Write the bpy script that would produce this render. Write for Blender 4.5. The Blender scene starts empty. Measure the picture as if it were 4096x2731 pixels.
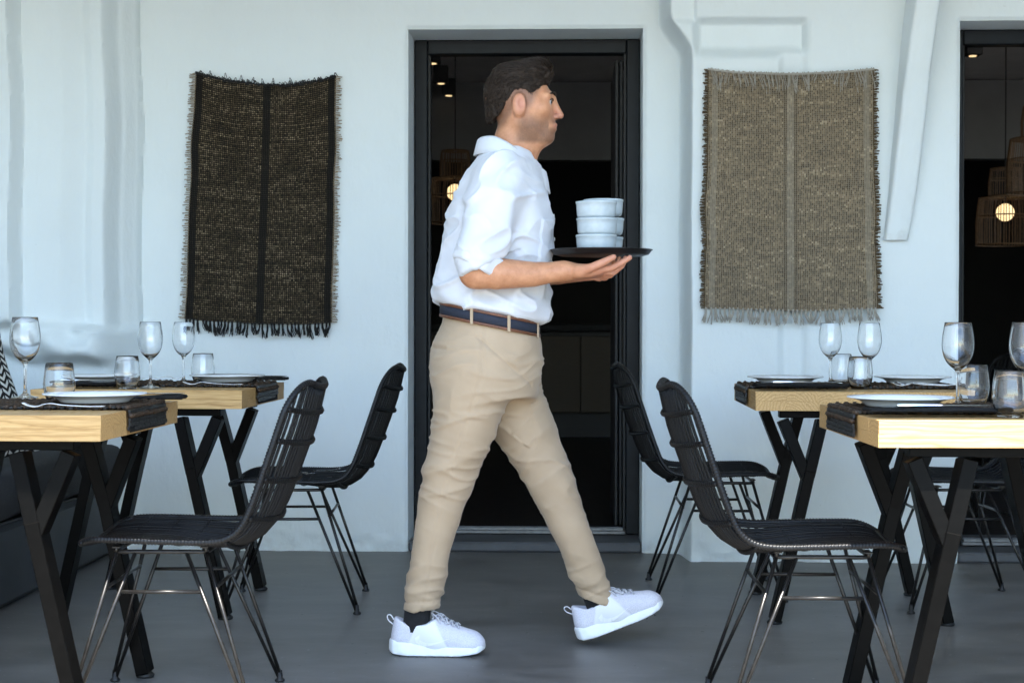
import bpy, math, random
import numpy as np
from mathutils import Matrix, Vector, Euler
random.seed(7); RNG = np.random.RandomState(7)
R = math.radians
SC = bpy.context.scene
COL = SC.collection

# ------------------------------------------------------------------ camera, sky, sun, exposure
cam_d = bpy.data.cameras.new('camera'); cam = bpy.data.objects.new('camera', cam_d); COL.objects.link(cam)
cam_d.sensor_width = 36.0; cam_d.lens = 53.93; cam_d.clip_end = 2000; cam_d.clip_start = 0.05
CAM_H, PITCH, ROLL = 0.9747, 0.01105, 0.0014
cam.matrix_world = Matrix.Translation((0, 0, CAM_H)) @ Matrix.Rotation(math.pi/2 - PITCH, 4, 'X') @ Matrix.Rotation(ROLL, 4, 'Z')
SC.camera = cam
cam_d.dof.use_dof = True; cam_d.dof.focus_distance = 4.7; cam_d.dof.aperture_fstop = 8.0

SUN_EL, SUN_AZ = R(62.2), R(172.0)      # azimuth clockwise from +Y (the wall side); the sun stands behind the camera
world = bpy.data.worlds.new('World'); SC.world = world; world.use_nodes = True
wn = world.node_tree; wn.nodes.clear()
sky = wn.nodes.new('ShaderNodeTexSky'); sky.sky_type = 'NISHITA'; sky.sun_disc = False
sky.sun_elevation = SUN_EL; sky.sun_rotation = SUN_AZ
sky.air_density = 1.1; sky.dust_density = 0.3; sky.ozone_density = 1.2
bg = wn.nodes.new('ShaderNodeBackground'); bg.inputs['Strength'].default_value = 0.15
wo = wn.nodes.new('ShaderNodeOutputWorld')
wn.links.new(sky.outputs[0], bg.inputs[0]); wn.links.new(bg.outputs[0], wo.inputs[0])
sun_d = bpy.data.lights.new('sun', 'SUN'); sun_d.energy = 5.0; sun_d.angle = R(0.53); sun_d.color = (1.0, 0.95, 0.86)
sun = bpy.data.objects.new('sun', sun_d); COL.objects.link(sun)
sdir = Vector((math.sin(SUN_AZ)*math.cos(SUN_EL), math.cos(SUN_AZ)*math.cos(SUN_EL), math.sin(SUN_EL)))
sun.rotation_euler = sdir.to_track_quat('Z', 'Y').to_euler()
sun.location = sdir*20
vs = SC.view_settings
vs.view_transform = 'Standard'; vs.look = 'None'; vs.gamma = 1.0; vs.exposure = 2.56; vs.use_curve_mapping = False
SC.cycles.use_denoising = True
SC.cycles.max_bounces = 9; SC.cycles.transmission_bounces = 9; SC.cycles.diffuse_bounces = 3; SC.cycles.glossy_bounces = 3
SC.cycles.use_adaptive_sampling = True; SC.cycles.adaptive_threshold = .02
SC.cycles.caustics_reflective = False; SC.cycles.caustics_refractive = False
SC.cycles.sample_clamp_indirect = 8.0

# ------------------------------------------------------------------ helpers
def tag(o, label=None, cat=None, group=None, kind=None):
    if label: o['label'] = label
    if cat: o['category'] = cat
    if group: o['group'] = group
    if kind: o['kind'] = kind
    return o
def empty(name, loc=(0, 0, 0), rz=0.0, parent=None):
    o = bpy.data.objects.new(name, None); COL.objects.link(o); o.empty_display_size = .05
    o.location = loc; o.rotation_euler = (0, 0, rz); o.parent = parent
    return o
def link(name, me, parent=None, loc=(0, 0, 0), rot=(0, 0, 0), scale=(1, 1, 1)):
    o = bpy.data.objects.new(name, me); COL.objects.link(o); o.parent = parent
    o.location = loc; o.rotation_euler = rot; o.scale = scale
    return o
def copy_tree(o, parent=None):
    c = o.copy(); COL.objects.link(c); c.parent = parent
    for ch in list(o.children): copy_tree(ch, c)
    return c
class MB:
    def __init__(s): s.v = []; s.f = []; s.n = 0; s.m = []; s.cur = 0
    def add(s, v, f):
        v = np.asarray(v, float).reshape(-1, 3); s.v.append(v)
        for q in f: s.f.append(tuple(int(i)+s.n for i in q)); s.m.append(s.cur)
        s.n += len(v)
    def box(s, c, d, rot=None, bev=0.0):
        x, y, z = np.array(d)/2.
        if bev > 0:
            b = min(bev, x*.45, y*.45, z*.45); P = []
            for sx in (-1, 1):
                for sy in (-1, 1):
                    for sz in (-1, 1):
                        P += [(sx*x, sy*(y-b), sz*(z-b)), (sx*(x-b), sy*y, sz*(z-b)), (sx*(x-b), sy*(y-b), sz*z)]
            P = np.array(P); id = {}
            k = 0
            for sx in (-1, 1):
                for sy in (-1, 1):
                    for sz in (-1, 1): id[(sx, sy, sz)] = k; k += 3
            F = []
            def q(a): F.append(a)
            for sx in (-1, 1):
                a = [id[(sx, -1, -1)], id[(sx, 1, -1)], id[(sx, 1, 1)], id[(sx, -1, 1)]]; q(a if sx > 0 else a[::-1])
            for sy in (-1, 1):
                a = [id[(-1, sy, -1)]+1, id[(1, sy, -1)]+1, id[(1, sy, 1)]+1, id[(-1, sy, 1)]+1]; q(a[::-1] if sy > 0 else a)
            for sz in (-1, 1):
                a = [id[(-1, -1, sz)]+2, id[(1, -1, sz)]+2, id[(1, 1, sz)]+2, id[(-1, 1, sz)]+2]; q(a if sz > 0 else a[::-1])
            for sx in (-1, 1):
                for sy in (-1, 1):
                    a = [id[(sx, sy, -1)], id[(sx, sy, -1)]+1, id[(sx, sy, 1)]+1, id[(sx, sy, 1)]]; q(a if sx*sy > 0 else a[::-1])
            for sx in (-1, 1):
                for sz in (-1, 1):
                    a = [id[(sx, -1, sz)], id[(sx, 1, sz)], id[(sx, 1, sz)]+2, id[(sx, -1, sz)]+2]; q(a if sx*sz > 0 else a[::-1])
            for sy in (-1, 1):
                for sz in (-1, 1):
                    a = [id[(-1, sy, sz)]+1, id[(1, sy, sz)]+1, id[(1, sy, sz)]+2, id[(-1, sy, sz)]+2]; q(a[::-1] if sy*sz > 0 else a)
            for sx in (-1, 1):
                for sy in (-1, 1):
                    for sz in (-1, 1):
                        i = id[(sx, sy, sz)]; a = [i, i+1, i+2]; q(a if sx*sy*sz > 0 else a[::-1])
        else:
            P = np.array([(-x, -y, -z), (x, -y, -z), (x, y, -z), (-x, y, -z), (-x, -y, z), (x, -y, z), (x, y, z), (-x, y, z)])
            F = [(3, 2, 1, 0), (4, 5, 6, 7), (0, 1, 5, 4), (1, 2, 6, 5), (2, 3, 7, 6), (3, 0, 4, 7)]
        if rot is not None: P = P @ np.array(rot).T
        s.add(P+np.array(c), F)
    def bar(s, a, b, w, d, up=(0, 1, 0), bev=.002):
        """rectangular bar from a to b; d is its size along 'up', w across"""
        a = np.array(a, float); b = np.array(b, float); t = b-a; L = np.linalg.norm(t); t /= L
        u = np.array(up, float); u -= t*(u@t); u /= np.linalg.norm(u); r = np.cross(u, t)
        s.box((a+b)/2, (w, d, L), np.array([r, u, t]).T, bev)
    def tube(s, path, rad, seg=8, closed=False, cap=True, flat=None):
        P = np.asarray(path, float); n = len(P)
        rad = np.full(n, rad) if np.isscalar(rad) else np.asarray(rad, float)
        if closed: T = np.roll(P, -1, 0)-np.roll(P, 1, 0)
        else: T = np.gradient(P, axis=0)
        T /= np.linalg.norm(T, axis=1)[:, None]+1e-12
        u = np.cross(T[0], (0, 0, 1.)); 
        if np.linalg.norm(u) < 1e-3: u = np.cross(T[0], (1., 0, 0))
        u /= np.linalg.norm(u); U = []
        for i in range(n):
            u = u-T[i]*(u@T[i]); u /= np.linalg.norm(u); U.append(u.copy())
        U = np.array(U); V = np.cross(T, U)
        a = np.arange(seg)*2*math.pi/seg
        ca, sa = np.cos(a), np.sin(a)
        if flat is not None: sa = sa*flat
        X = P[:, None]+rad[:, None, None]*(U[:, None]*ca[None, :, None]+V[:, None]*sa[None, :, None])
        F = []
        m = n if closed else n-1
        for i in range(m):
            j = (i+1) % n
            for k in range(seg):
                l = (k+1) % seg
                F.append((i*seg+k, i*seg+l, j*seg+l, j*seg+k))
        if cap and not closed:
            F.append(tuple(range(seg))[::-1]); F.append(tuple((n-1)*seg+k for k in range(seg)))
        s.add(X.reshape(-1, 3), F)
    def lathe(s, prof, seg=32, c=(0, 0, 0)):
        prof = np.asarray(prof, float); n = len(prof); F = []; V = []; ring = []
        k = 0
        for r, z in prof:
            if r < 1e-6: V.append((0, 0, z)); ring.append((k, 1)); k += 1
            else:
                for i in range(seg):
                    a = 2*math.pi*i/seg; V.append((r*math.cos(a), r*math.sin(a), z))
                ring.append((k, seg)); k += seg
        for i in range(n-1):
            (a, na), (b, nb) = ring[i], ring[i+1]
            for q in range(seg):
                p = (q+1) % seg
                if na == 1 and nb == 1: continue
                if na == 1: F.append((a, b+p, b+q))
                elif nb == 1: F.append((a+q, a+p, b))
                else: F.append((a+q, a+p, b+p, b+q))
        s.add(np.array(V)+np.array(c), F)
    def sphere(s, c, r, seg=16, rings=10):
        r = np.array([r]*3 if np.isscalar(r) else r, float)
        pr = [(math.sin(math.pi*i/rings), -math.cos(math.pi*i/rings)) for i in range(rings+1)]
        pr[0] = (0, -1); pr[-1] = (0, 1)
        n0 = s.n; s.lathe(pr, seg)
        s.v[-1] = s.v[-1]*r+np.array(c)
    def mesh(s, name, mats, smooth=False):
        me = bpy.data.meshes.new(name)
        V = np.concatenate(s.v) if s.v else np.zeros((0, 3))
        me.from_pydata(V.tolist(), [], s.f)
        if not isinstance(mats, (list, tuple)): mats = [mats]
        for m in mats: me.materials.append(m)
        if len(mats) > 1: me.polygons.foreach_set('material_index', s.m)
        if smooth: me.polygons.foreach_set('use_smooth', [True]*len(me.polygons))
        me.update()
        return me
    def obj(s, name, mats, parent=None, loc=(0, 0, 0), rot=(0, 0, 0), smooth=False):
        return link(name, s.mesh(name, mats, smooth), parent, loc, rot)
def sharp(me, ang=40):
    try: me.set_sharp_from_angle(angle=R(ang))
    except Exception: pass
    return me
def cr(pts, n=8):
    """Catmull-Rom through pts"""
    P = np.asarray(pts, float); P = np.vstack([2*P[0]-P[1], P, 2*P[-1]-P[-2]]); out = []
    for i in range(1, len(P)-2):
        for t in np.arange(n)/n:
            a, b, c, d = P[i-1:i+3]
            out.append(.5*((2*b)+(-a+c)*t+(2*a-5*b+4*c-d)*t*t+(-a+3*b-3*c+d)*t**3))
    out.append(P[-2]); return np.array(out)
def sstep(a, b, x):
    t = np.clip((np.asarray(x, float)-a)/(b-a), 0, 1); return t*t*(3-2*t)
_T = RNG.rand(64, 64, 64).astype(np.float32)
def vnoise(p):
    p = np.asarray(p, float); i = np.floor(p).astype(int); f = p-i; f = f*f*(3-2*f); i &= 63; j = (i+1) & 63
    x, y, z = f[..., 0], f[..., 1], f[..., 2]
    def g(a, b, c): return _T[a, b, c]
    x0, y0, z0 = i[..., 0], i[..., 1], i[..., 2]; x1, y1, z1 = j[..., 0], j[..., 1], j[..., 2]
    a = g(x0, y0, z0)*(1-x)+g(x1, y0, z0)*x; b = g(x0, y1, z0)*(1-x)+g(x1, y1, z0)*x
    c = g(x0, y0, z1)*(1-x)+g(x1, y0, z1)*x; d = g(x0, y1, z1)*(1-x)+g(x1, y1, z1)*x
    return (a*(1-y)+b*y)*(1-z)+(c*(1-y)+d*y)*z

# ---- node materials
class NT:
    def __init__(s, name):
        s.m = bpy.data.materials.new(name); s.m.use_nodes = True; s.t = s.m.node_tree; s.t.nodes.clear()
        s.out = s.t.nodes.new('ShaderNodeOutputMaterial'); s.b = s.n('ShaderNodeBsdfPrincipled')
        s.t.links.new(s.b.outputs[0], s.out.inputs[0])
    def n(s, typ, ins=None, **props):
        k = s.t.nodes.new(typ)
        for a, v in props.items(): setattr(k, a, v)
        for a, v in (ins or {}).items(): s.set(k, a, v)
        return k
    def set(s, k, a, v):
        i = k.inputs[a]
        if isinstance(v, bpy.types.NodeSocket): s.t.links.new(v, i)
        elif isinstance(v, bpy.types.Node): s.t.links.new(v.outputs[0], i)
        else:
            if i.type == 'RGBA' and len(v) == 3: v = (*v, 1)
            i.default_value = v
    def P(s, **kw):
        for a, v in kw.items(): s.set(s.b, {'col': 'Base Color', 'rough': 'Roughness', 'metal': 'Metallic', 'nrm': 'Normal', 'spec': 'Specular IOR Level', 'trans': 'Transmission Weight', 'ior': 'IOR', 'emit': 'Emission Color', 'es': 'Emission Strength', 'sss': 'Subsurface Weight', 'sheen': 'Sheen Weight', 'coat': 'Coat Weight', 'crough': 'Coat Roughness'}[a], v)
        return s
    def co(s, which='Object'): return s.n('ShaderNodeTexCoord').outputs[which]
    def mapp(s, v, scale=(1, 1, 1), loc=(0, 0, 0), rot=(0, 0, 0)):
        return s.n('ShaderNodeMapping', {'Vector': v, 'Scale': scale, 'Location': loc, 'Rotation': rot}).outputs[0]
    def noise(s, v, scale, detail=4, rough=.55, dist=0.0, out='Fac'):
        return s.n('ShaderNodeTexNoise', {'Vector': v, 'Scale': scale, 'Detail': detail, 'Roughness': rough, 'Distortion': dist}).outputs[out]
    def ramp(s, fac, stops, interp='LINEAR'):
        k = s.n('ShaderNodeValToRGB', {'Fac': fac}); k.color_ramp.interpolation = interp
        el = k.color_ramp.elements
        while len(el) < len(stops): el.new(.5)
        for e, (p, c) in zip(el, stops): e.position = p; e.color = (*c, 1) if len(c) == 3 else c
        return k.outputs[0]
    def mix(s, f, a, b, mode='MIX'):
        k = s.n('ShaderNodeMix', data_type='RGBA', blend_type=mode)
        for i, v in ((0, f), (6, a), (7, b)):
            if isinstance(v, bpy.types.NodeSocket): s.t.links.new(v, k.inputs[i])
            else: k.inputs[i].default_value = v if i == 0 else (*v, 1) if len(v) == 3 else v
        return k.outputs[2]
    def math(s, op, a, b=0.0, c=0.0):
        k = s.n('ShaderNodeMath', operation=op)
        for i, v in enumerate((a, b, c)):
            if isinstance(v, bpy.types.NodeSocket): s.t.links.new(v, k.inputs[i])
            else: k.inputs[i].default_value = v
        return k.outputs[0]
    def xyz(s, v):
        k = s.n('ShaderNodeSeparateXYZ', {0: v}); return k.outputs
    def comb(s, x, y, z): return s.n('ShaderNodeCombineXYZ', {0: x, 1: y, 2: z}).outputs[0]
    def bump(s, h, strength=.3, dist=.01, nrm=None):
        d = {'Height': h, 'Strength': strength, 'Distance': dist}
        if nrm is not None: d['Normal'] = nrm
        return s.n('ShaderNodeBump', d).outputs[0]
def simple(name, col, rough=.5, metal=0.0, nscale=0, namt=.15, bump=0, bscale=200, bdist=.001, spec=.5):
    k = NT(name); c = k.co()
    if nscale:
        f = k.noise(c, nscale, 5)
        a = tuple(x*(1-namt) for x in col); b = tuple(min(1, x*(1+namt)) for x in col)
        k.P(col=k.ramp(f, [(.3, a), (.7, b)]))
    else: k.P(col=col)
    k.P(rough=rough, metal=metal, spec=spec)
    if bump: k.P(nrm=k.bump(k.noise(c, bscale, 3), bump, bdist))
    return k.m

# ------------------------------------------------------------------ materials
def plaster(name, col=(.795, .855, .865), dirt=True):
    k = NT(name); c = k.co()
    n1 = k.noise(c, 2.2, 3, .6); h = k.noise(k.mapp(c, (1, 1, .55)), 30, 5, .62)
    base = k.ramp(n1, [(.25, tuple(x*.955 for x in col)), (.75, col)])
    if dirt:
        z = k.xyz(c)[2]
        sc = k.ramp(k.math('ADD', k.math('MULTIPLY', z, -4.0), k.math('MULTIPLY', k.noise(c, 14, 3, .7), 1.5)), [(.62, (0, 0, 0)), (.95, (1, 1, 1))])
        base = k.mix(k.math('MULTIPLY', sc, .35), base, (.55, .55, .53))
        sp = k.ramp(k.noise(c, 38, 2, .5), [(.76, (0, 0, 0)), (.80, (1, 1, 1))])
        base = k.mix(k.math('MULTIPLY', sp, .22), base, (.50, .49, .47))
    k.P(col=base, rough=.82, spec=.25, nrm=k.bump(h, .55, .006)); return k.m
M = {}
M['plaster'] = plaster('white_plaster')
def floor_mat():
    k = NT('grey_floor_paint'); c = k.co()
    st = k.noise(k.mapp(c, (1, 1.9, 1)), 2.6, 6, .70, .5); n2 = k.noise(c, 1.1, 2, .6)
    col = k.ramp(st, [(.30, (.100, .094, .087)), (.5, (.160, .151, .140)), (.70, (.225, .213, .198))])
    col = k.mix(k.math('MULTIPLY', n2, .35), col, (.105, .100, .096))
    sp = k.ramp(k.noise(c, 55, 1, .4), [(.765, (0, 0, 0)), (.785, (1, 1, 1))])
    col = k.mix(k.math('MULTIPLY', sp, .55), col, (.34, .33, .32))
    dk = k.ramp(k.noise(k.mapp(c, loc=(7, 3, 0)), 47, 1, .4), [(.765, (0, 0, 0)), (.785, (1, 1, 1))])
    col = k.mix(k.math('MULTIPLY', dk, .7), col, (.02, .02, .02))
    k.P(col=col, rough=k.math('ADD', k.math('MULTIPLY', st, .25), .34), spec=.45, nrm=k.bump(st, .12, .004)); return k.m
M['floor'] = floor_mat()
M['ground'] = simple('pale_ground', (.30, .28, .25), .9, nscale=.3)
def wood_mat(name, a, b, c3, rings=330.):
    k = NT(name); c = k.co(); rnd = k.n('ShaderNodeObjectInfo').outputs['Random']
    off = k.comb(k.math('MULTIPLY', rnd, 11.3), k.math('MULTIPLY_ADD', rnd, .36, -.18), k.math('MULTIPLY_ADD', k.math('FRACT', k.math('MULTIPLY', rnd, 7.77)), .10, .03))
    p = k.n('ShaderNodeVectorMath', {0: c, 1: off}, operation='ADD').outputs[0]
    wob = k.noise(k.mapp(p, (1.6, 9, 9)), 2.0, 4, .55, out='Color')
    wv = k.n('ShaderNodeVectorMath', {0: wob, 1: (-.5, -.5, -.5)}, operation='ADD').outputs[0]
    wv = k.n('ShaderNodeVectorMath', {0: wv, 1: (.0, .035, .035)}, operation='MULTIPLY').outputs[0]
    p2 = k.n('ShaderNodeVectorMath', {0: p, 1: wv}, operation='ADD').outputs[0]
    x, y, z = k.xyz(p2)
    r = k.math('SQRT', k.math('ADD', k.math('MULTIPLY', y, y), k.math('MULTIPLY', z, z)))
    ph = k.math('FRACT', k.math('MULTIPLY', r, rings))
    fib = k.noise(k.mapp(p, (10, 260, 260)), 1.0, 3, .6)
    tone = k.noise(k.mapp(p, (1.2, 7, 7)), 1.3, 3)
    col = k.ramp(ph, [(0, b), (.45, a), (.74, b), (.90, c3), (1.0, b)])
    col = k.mix(k.ramp(fib, [(.42, (0, 0, 0)), (.72, (.8, .8, .8))]), col, c3)
    col = k.mix(k.math('MULTIPLY_ADD', rnd, .30, .05), col, b)
    col = k.mix(k.math('MULTIPLY', tone, .35), col, b)
    k.P(col=col, rough=.5, spec=.3, nrm=k.bump(k.math('ADD', fib, k.math('MULTIPLY', ph, .3)), .12, .001)); return k.m
M['oak'] = wood_mat('oiled_oak', (.60, .40, .18), (.50, .305, .12), (.27, .145, .05), 105.)
M['steel'] = simple('black_painted_steel', (.0016, .0015, .0014), .40, 0, 40, .3, .06, 900, .0006, .06)
M['wire'] = simple('gunmetal_wire', (.020, .019, .018), .30, .55, 60, .4, .10, 300, .0008)
def rattan_mat():
    k = NT('black_rattan'); c = k.co(); n = k.noise(c, 160, 3); m = k.noise(c, 14, 4)
    k.P(col=k.ramp(m, [(.3, (.004, .0041, .0044)), (.7, (.008, .0082, .0088))]), rough=k.math('MULTIPLY_ADD', n, .2, .30), spec=.17, nrm=k.bump(n, .15, .001)); return k.m
M['rattan'] = rattan_mat()
M['rim'] = simple('black_rattan_cord', (.008, .0083, .0090), .34, 0, 80, .3, .12, 400, .001, .22)
M['frame'] = simple('anthracite_aluminium', (.0055, .0075, .0100), .45, .0, 30, .25, .10, 700, .0006, .2)
M['track'] = simple('sill_aluminium', (.17, .175, .18), .45, .6, 30, .25)
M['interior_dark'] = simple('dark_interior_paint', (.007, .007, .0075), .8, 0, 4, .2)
M['interior_white'] = simple('pale_interior_paint', (.62, .62, .62), .8, 0, 4, .08)
M['interior_grey'] = simple('grey_interior_paint', (.15, .155, .16), .8, 0, 4, .1)
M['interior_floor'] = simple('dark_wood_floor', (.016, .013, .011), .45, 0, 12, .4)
M['counter'] = wood_mat('counter_wood', (.05, .034, .017), (.04, .026, .012), (.025, .017, .008), 160.)
M['black'] = simple('matt_black', (.006, .006, .006), .6)
M['glass'] = (lambda k: k.P(col=(1, 1, 1), rough=0.0, trans=1.0, ior=1.47, spec=.5).m)(NT('clear_glass'))
M['china'] = (lambda k: k.P(col=(.80, .81, .81), rough=.13, spec=.55, nrm=k.bump(k.noise(k.co(), 40, 2), .02, .001)).m)(NT('white_china'))
M['cup'] = (lambda k: k.P(col=k.ramp(k.noise(k.co(), 30, 3), [(.3, (.36, .42, .44)), (.7, (.45, .51, .53))]), rough=.22, spec=.5).m)(NT('pale_glazed_ceramic'))
M['cutlery'] = (lambda k: k.P(col=(.62, .63, .64), rough=.16, metal=1.0).m)(NT('polished_steel'))
M['napkin'] = simple('black_linen', (.010, .010, .0105), .85, 0, 60, .3, .3, 900, .0006, .2)
def mat_strand(name, a, b, rough):
    k = NT(name); c = k.co(); n = k.noise(c, 70, 4, .7)
    k.P(col=k.ramp(n, [(.35, a), (.68, b)]), rough=rough, spec=.35, nrm=k.bump(k.noise(c, 500, 3), .4, .001)); return k.m
M['mat_black'] = mat_strand('black_woven_strip', (.007, .007, .007), (.016, .015, .014), .42)
M['mat_brown'] = mat_strand('brown_braided_fibre', (.010, .007, .005), (.075, .045, .025), .6)
M['bench_fabric'] = (lambda k: k.P(col=k.ramp(k.noise(k.mapp(k.co(), (1, 1, 6)), 120, 3), [(.3, (.030, .0305, .032)), (.7, (.062, .062, .063))]), rough=.9, spec=.2, nrm=k.bump(k.noise(k.co(), 420, 2), .35, .001)).m)(NT('grey_bench_fabric'))
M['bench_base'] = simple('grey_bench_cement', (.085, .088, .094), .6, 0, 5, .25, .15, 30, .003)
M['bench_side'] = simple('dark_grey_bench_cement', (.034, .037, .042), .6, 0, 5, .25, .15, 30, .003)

# ------------------------------------------------------------------ the setting
TH = -math.atan(.0383); WY = 6.5517
CT, ST = math.cos(TH), math.sin(TH)
def W(u, y, z):
    """wall frame (u along the wall, y into the building, z up) to world"""
    return (u*CT-y*ST, WY+u*ST+y*CT, z)
WROT = (0, 0, TH)
DU0, DU1, DZ = -.447, .556, 2.235          # middle doorway
EU0, EU1, EZ = 1.835, 2.835, 2.215         # doorway at the edge of the picture
PIL = .22                                  # how far the wall stands forward beside the doorway
def wall_h(u, z):
    u = np.asarray(u, float); z = np.asarray(z, float)
    wob = (vnoise(np.stack([u*2.5, z*2.5, u*0+3.3], -1))-.5)*.012+(vnoise(np.stack([u*9, z*9, u*0+9.1], -1))-.5)*.0045+(vnoise(np.stack([u*23, z*17, u*0+4.1], -1))-.5)*.0022
    # the forward part of the wall, its edge curling back near the ceiling
    edge = .738-.085*sstep(2.09, 2.26, z)+(vnoise(np.stack([z*3, z*0, z*0+1.7], -1))-.5)*.008
    h = PIL*sstep(edge-.030, edge+.012, u)
    # sunk channel: across, then down to the floor
    n = (vnoise(np.stack([u*7, z*7, u*0+5.5], -1))-.5)*.02
    horiz = sstep(2.238, 2.205, z+n*.4)*sstep(2.05, 2.13, z+n*.6)*sstep(.74, .79, u)*sstep(1.225, 1.20, u+n*.3)
    vert = sstep(1.095, 1.125, u+n*.4)*sstep(1.228, 1.195, u+n*.4)*sstep(2.24, 2.2, z)
    h = h-.058*np.maximum(horiz, .45*vert)
    strip = sstep(.765, .755, u)*sstep(2.20, 2.24, z)*sstep(.60, .66, u)
    h = h-.016*strip
    # left hand relief: block, panel, rib, then the set-back to the main wall
    g = (vnoise(np.stack([u*0+2.2, z*2.2, u*0], -1))-.5)*.03
    uu = u+g
    hl = np.interp(uu, [-3, -2.035, -2.010, -1.95, -1.86, -1.775, -1.742, -1.697, -1.684, -1.660, -1.645, -1.616, -1.604, -1.600], [.40, .40, .305, .300, .280, .225, .236, .234, .205, .125, .110, .060, .045, 0])
    low = sstep(.985+.0*z, .945, z+(vnoise(np.stack([u*6, z*0, u*0+8], -1))-.5)*.03)
    hl2 = .20*sstep(-1.56, -1.72, uu+(vnoise(np.stack([u*4, z*4, u*0], -1))-.5)*.12)
    rough = vnoise(np.stack([u*8+z*9, z*15-u*4, u*0+4], -1))
    zl = .80+.10*vnoise(np.stack([u*4, u*0, u*0+6], -1))-.10*(u+1.9)
    ledge = sstep(zl-.035, zl+.03, z)*sstep(-1.60, -1.74, uu)
    hl2 = hl2+ledge*(.085+.07*rough+.02*vnoise(np.stack([u*22, z*22, u*0], -1)))
    hl = hl*(1-low)+np.where(u < -1.5, hl2, 0)*low
    h = h+np.where(u < -1.5, hl, 0)
    # soft worn arrises round the openings
    for (a, b, zt) in ((DU0, DU1, DZ), (EU0, EU1, EZ)):
        dx = np.maximum(np.maximum(a-u, u-b), 0); dz = np.maximum(z-zt, 0); d = np.sqrt(dx*dx+dz*dz)
        h = h-.012*np.exp(-(d/.010)**2)
    # crumbling plaster at the foot of the wall
    h = h-.010*sstep(.16, .0, z)*sstep(.45, .65, vnoise(np.stack([u*16, z*22, u*0+2], -1)))
    return h+wob
def build_wall():
    def axis(lo, hi, step, extra):
        a = list(np.arange(lo, hi+1e-6, step))
        for e in extra:
            a = [x for x in a if abs(x-e) > .02]
            a += [e]
        for e in extra:
            a += [e+s*d for s in (-1, 1) for d in (.004, .009, .015)]
        return np.array(sorted(set(round(x, 5) for x in a)))
    U = axis(-2.62, 3.3, .0135, (DU0, DU1, EU0, EU1)); Z = axis(-.01, 2.80, .0135, (DZ, EZ))
    def fine(A, lo, hi, st): return np.array(sorted(set(round(x, 5) for x in list(A[(A < lo) | (A > hi)])+list(np.arange(lo, hi, st)))))
    U = fine(U, .585, .800, .0045); U = fine(U, -1.83, -1.585, .006); U = fine(U, -2.06, -1.99, .006); Z = fine(Z, 2.03, 2.205, .0075)
    uu, zz = np.meshgrid(U, Z, indexing='ij'); H = wall_h(uu, zz)
    nu, nz = len(U), len(Z); V = np.stack([uu, -H, zz], -1).reshape(-1, 3)
    uc = (U[:-1]+U[1:])/2; zc = (Z[:-1]+Z[1:])/2
    a, b = np.meshgrid(uc, zc, indexing='ij')
    hole = ((a > DU0) & (a < DU1) & (b < DZ)) | ((a > EU0) & (a < EU1) & (b < EZ))
    ii, jj = np.nonzero(~hole)
    F = np.stack([ii*nz+jj, (ii+1)*nz+jj, (ii+1)*nz+jj+1, ii*nz+jj+1], 1)
    V = V.tolist(); F = F.tolist()
    def strip(idx, depth, flip):
        n0 = len(V); last = []
        for k in (0.25, 1.0):
            row = []
            for i in idx:
                x, y, z = V[i]; V.append([x, y+(depth-y)*k, z]); row.append(len(V)-1)
            prev = idx if not last else last
            for q in range(len(idx)-1):
                f = [prev[q], prev[q+1], row[q+1], row[q]]; F.append(f[::-1] if flip else f)
            last = row
    for (a, b, zt, d) in ((DU0, DU1, DZ, .30), (EU0, EU1, EZ, .10)):
        ia = int(np.argmin(abs(U-a))); ib = int(np.argmin(abs(U-b))); jt = int(np.argmin(abs(Z-zt)))
        strip([ia*nz+j for j in range(jt+1)], d, False); strip([ib*nz+j for j in range(jt+1)], d, True)
        strip([i*nz+jt for i in range(ia, ib+1)], d, False)
    me = bpy.data.meshes.new('wall_back'); me.from_pydata(V, [], F); me.materials.append(M['plaster'])
    me.polygons.foreach_set('use_smooth', [True]*len(me.polygons)); me.update(); sharp(me, 60)
    o = link('wall_back', me, None, (0, WY, 0), WROT); tag(o, kind='structure')
build_wall()
def struct(name, c, d, mat, rot=(0, 0, 0), bev=0, wall=True):
    mb = MB(); mb.box((0, 0, 0), d, bev=bev); o = mb.obj(name, mat, None, W(*c) if wall else c, WROT if wall else rot); tag(o, kind='structure'); return o
mb = MB(); mb.box((0, 0, -.1), (46, 40, .2)); o = mb.obj('terrace_floor', M['floor'], None, W(0, -19.65, 0), WROT); tag(o, kind='structure')
mb = MB(); mb.box((0, 0, -.4), (1600, 1600, .5)); o = mb.obj('ground', M['ground'], None, (0, -300, -.06)); tag(o, kind='structure')
# the terrace roof that keeps all but the nearest table edge in shade
def roof():
    zr = 2.75; yr = 3.485-(zr-.76)/math.tan(SUN_EL)*math.cos(math.pi-SUN_AZ)+.0383*1.0
    v = yr-WY
    mb = MB(); mb.box((0, (v+.0)/2+.15, .11), (9, -v+.3, .22)); o = mb.obj('terrace_roof', M['plaster'], None, W(0, 0, zr), WROT); tag(o, kind='structure')
roof()
struct('light_block_wall_right', (3.42, -3.2, 1.375), (.2, 6.6, 2.75), M['plaster'])  # unseen side wall, added to cut the light coming from the right
struct('wall_left_extended', (-2.72, -3.8, 1.375), (.2, 7.9, 2.75), M['plaster'])  # wall behind the bench, extended forward out of view to cut light from left
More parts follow.
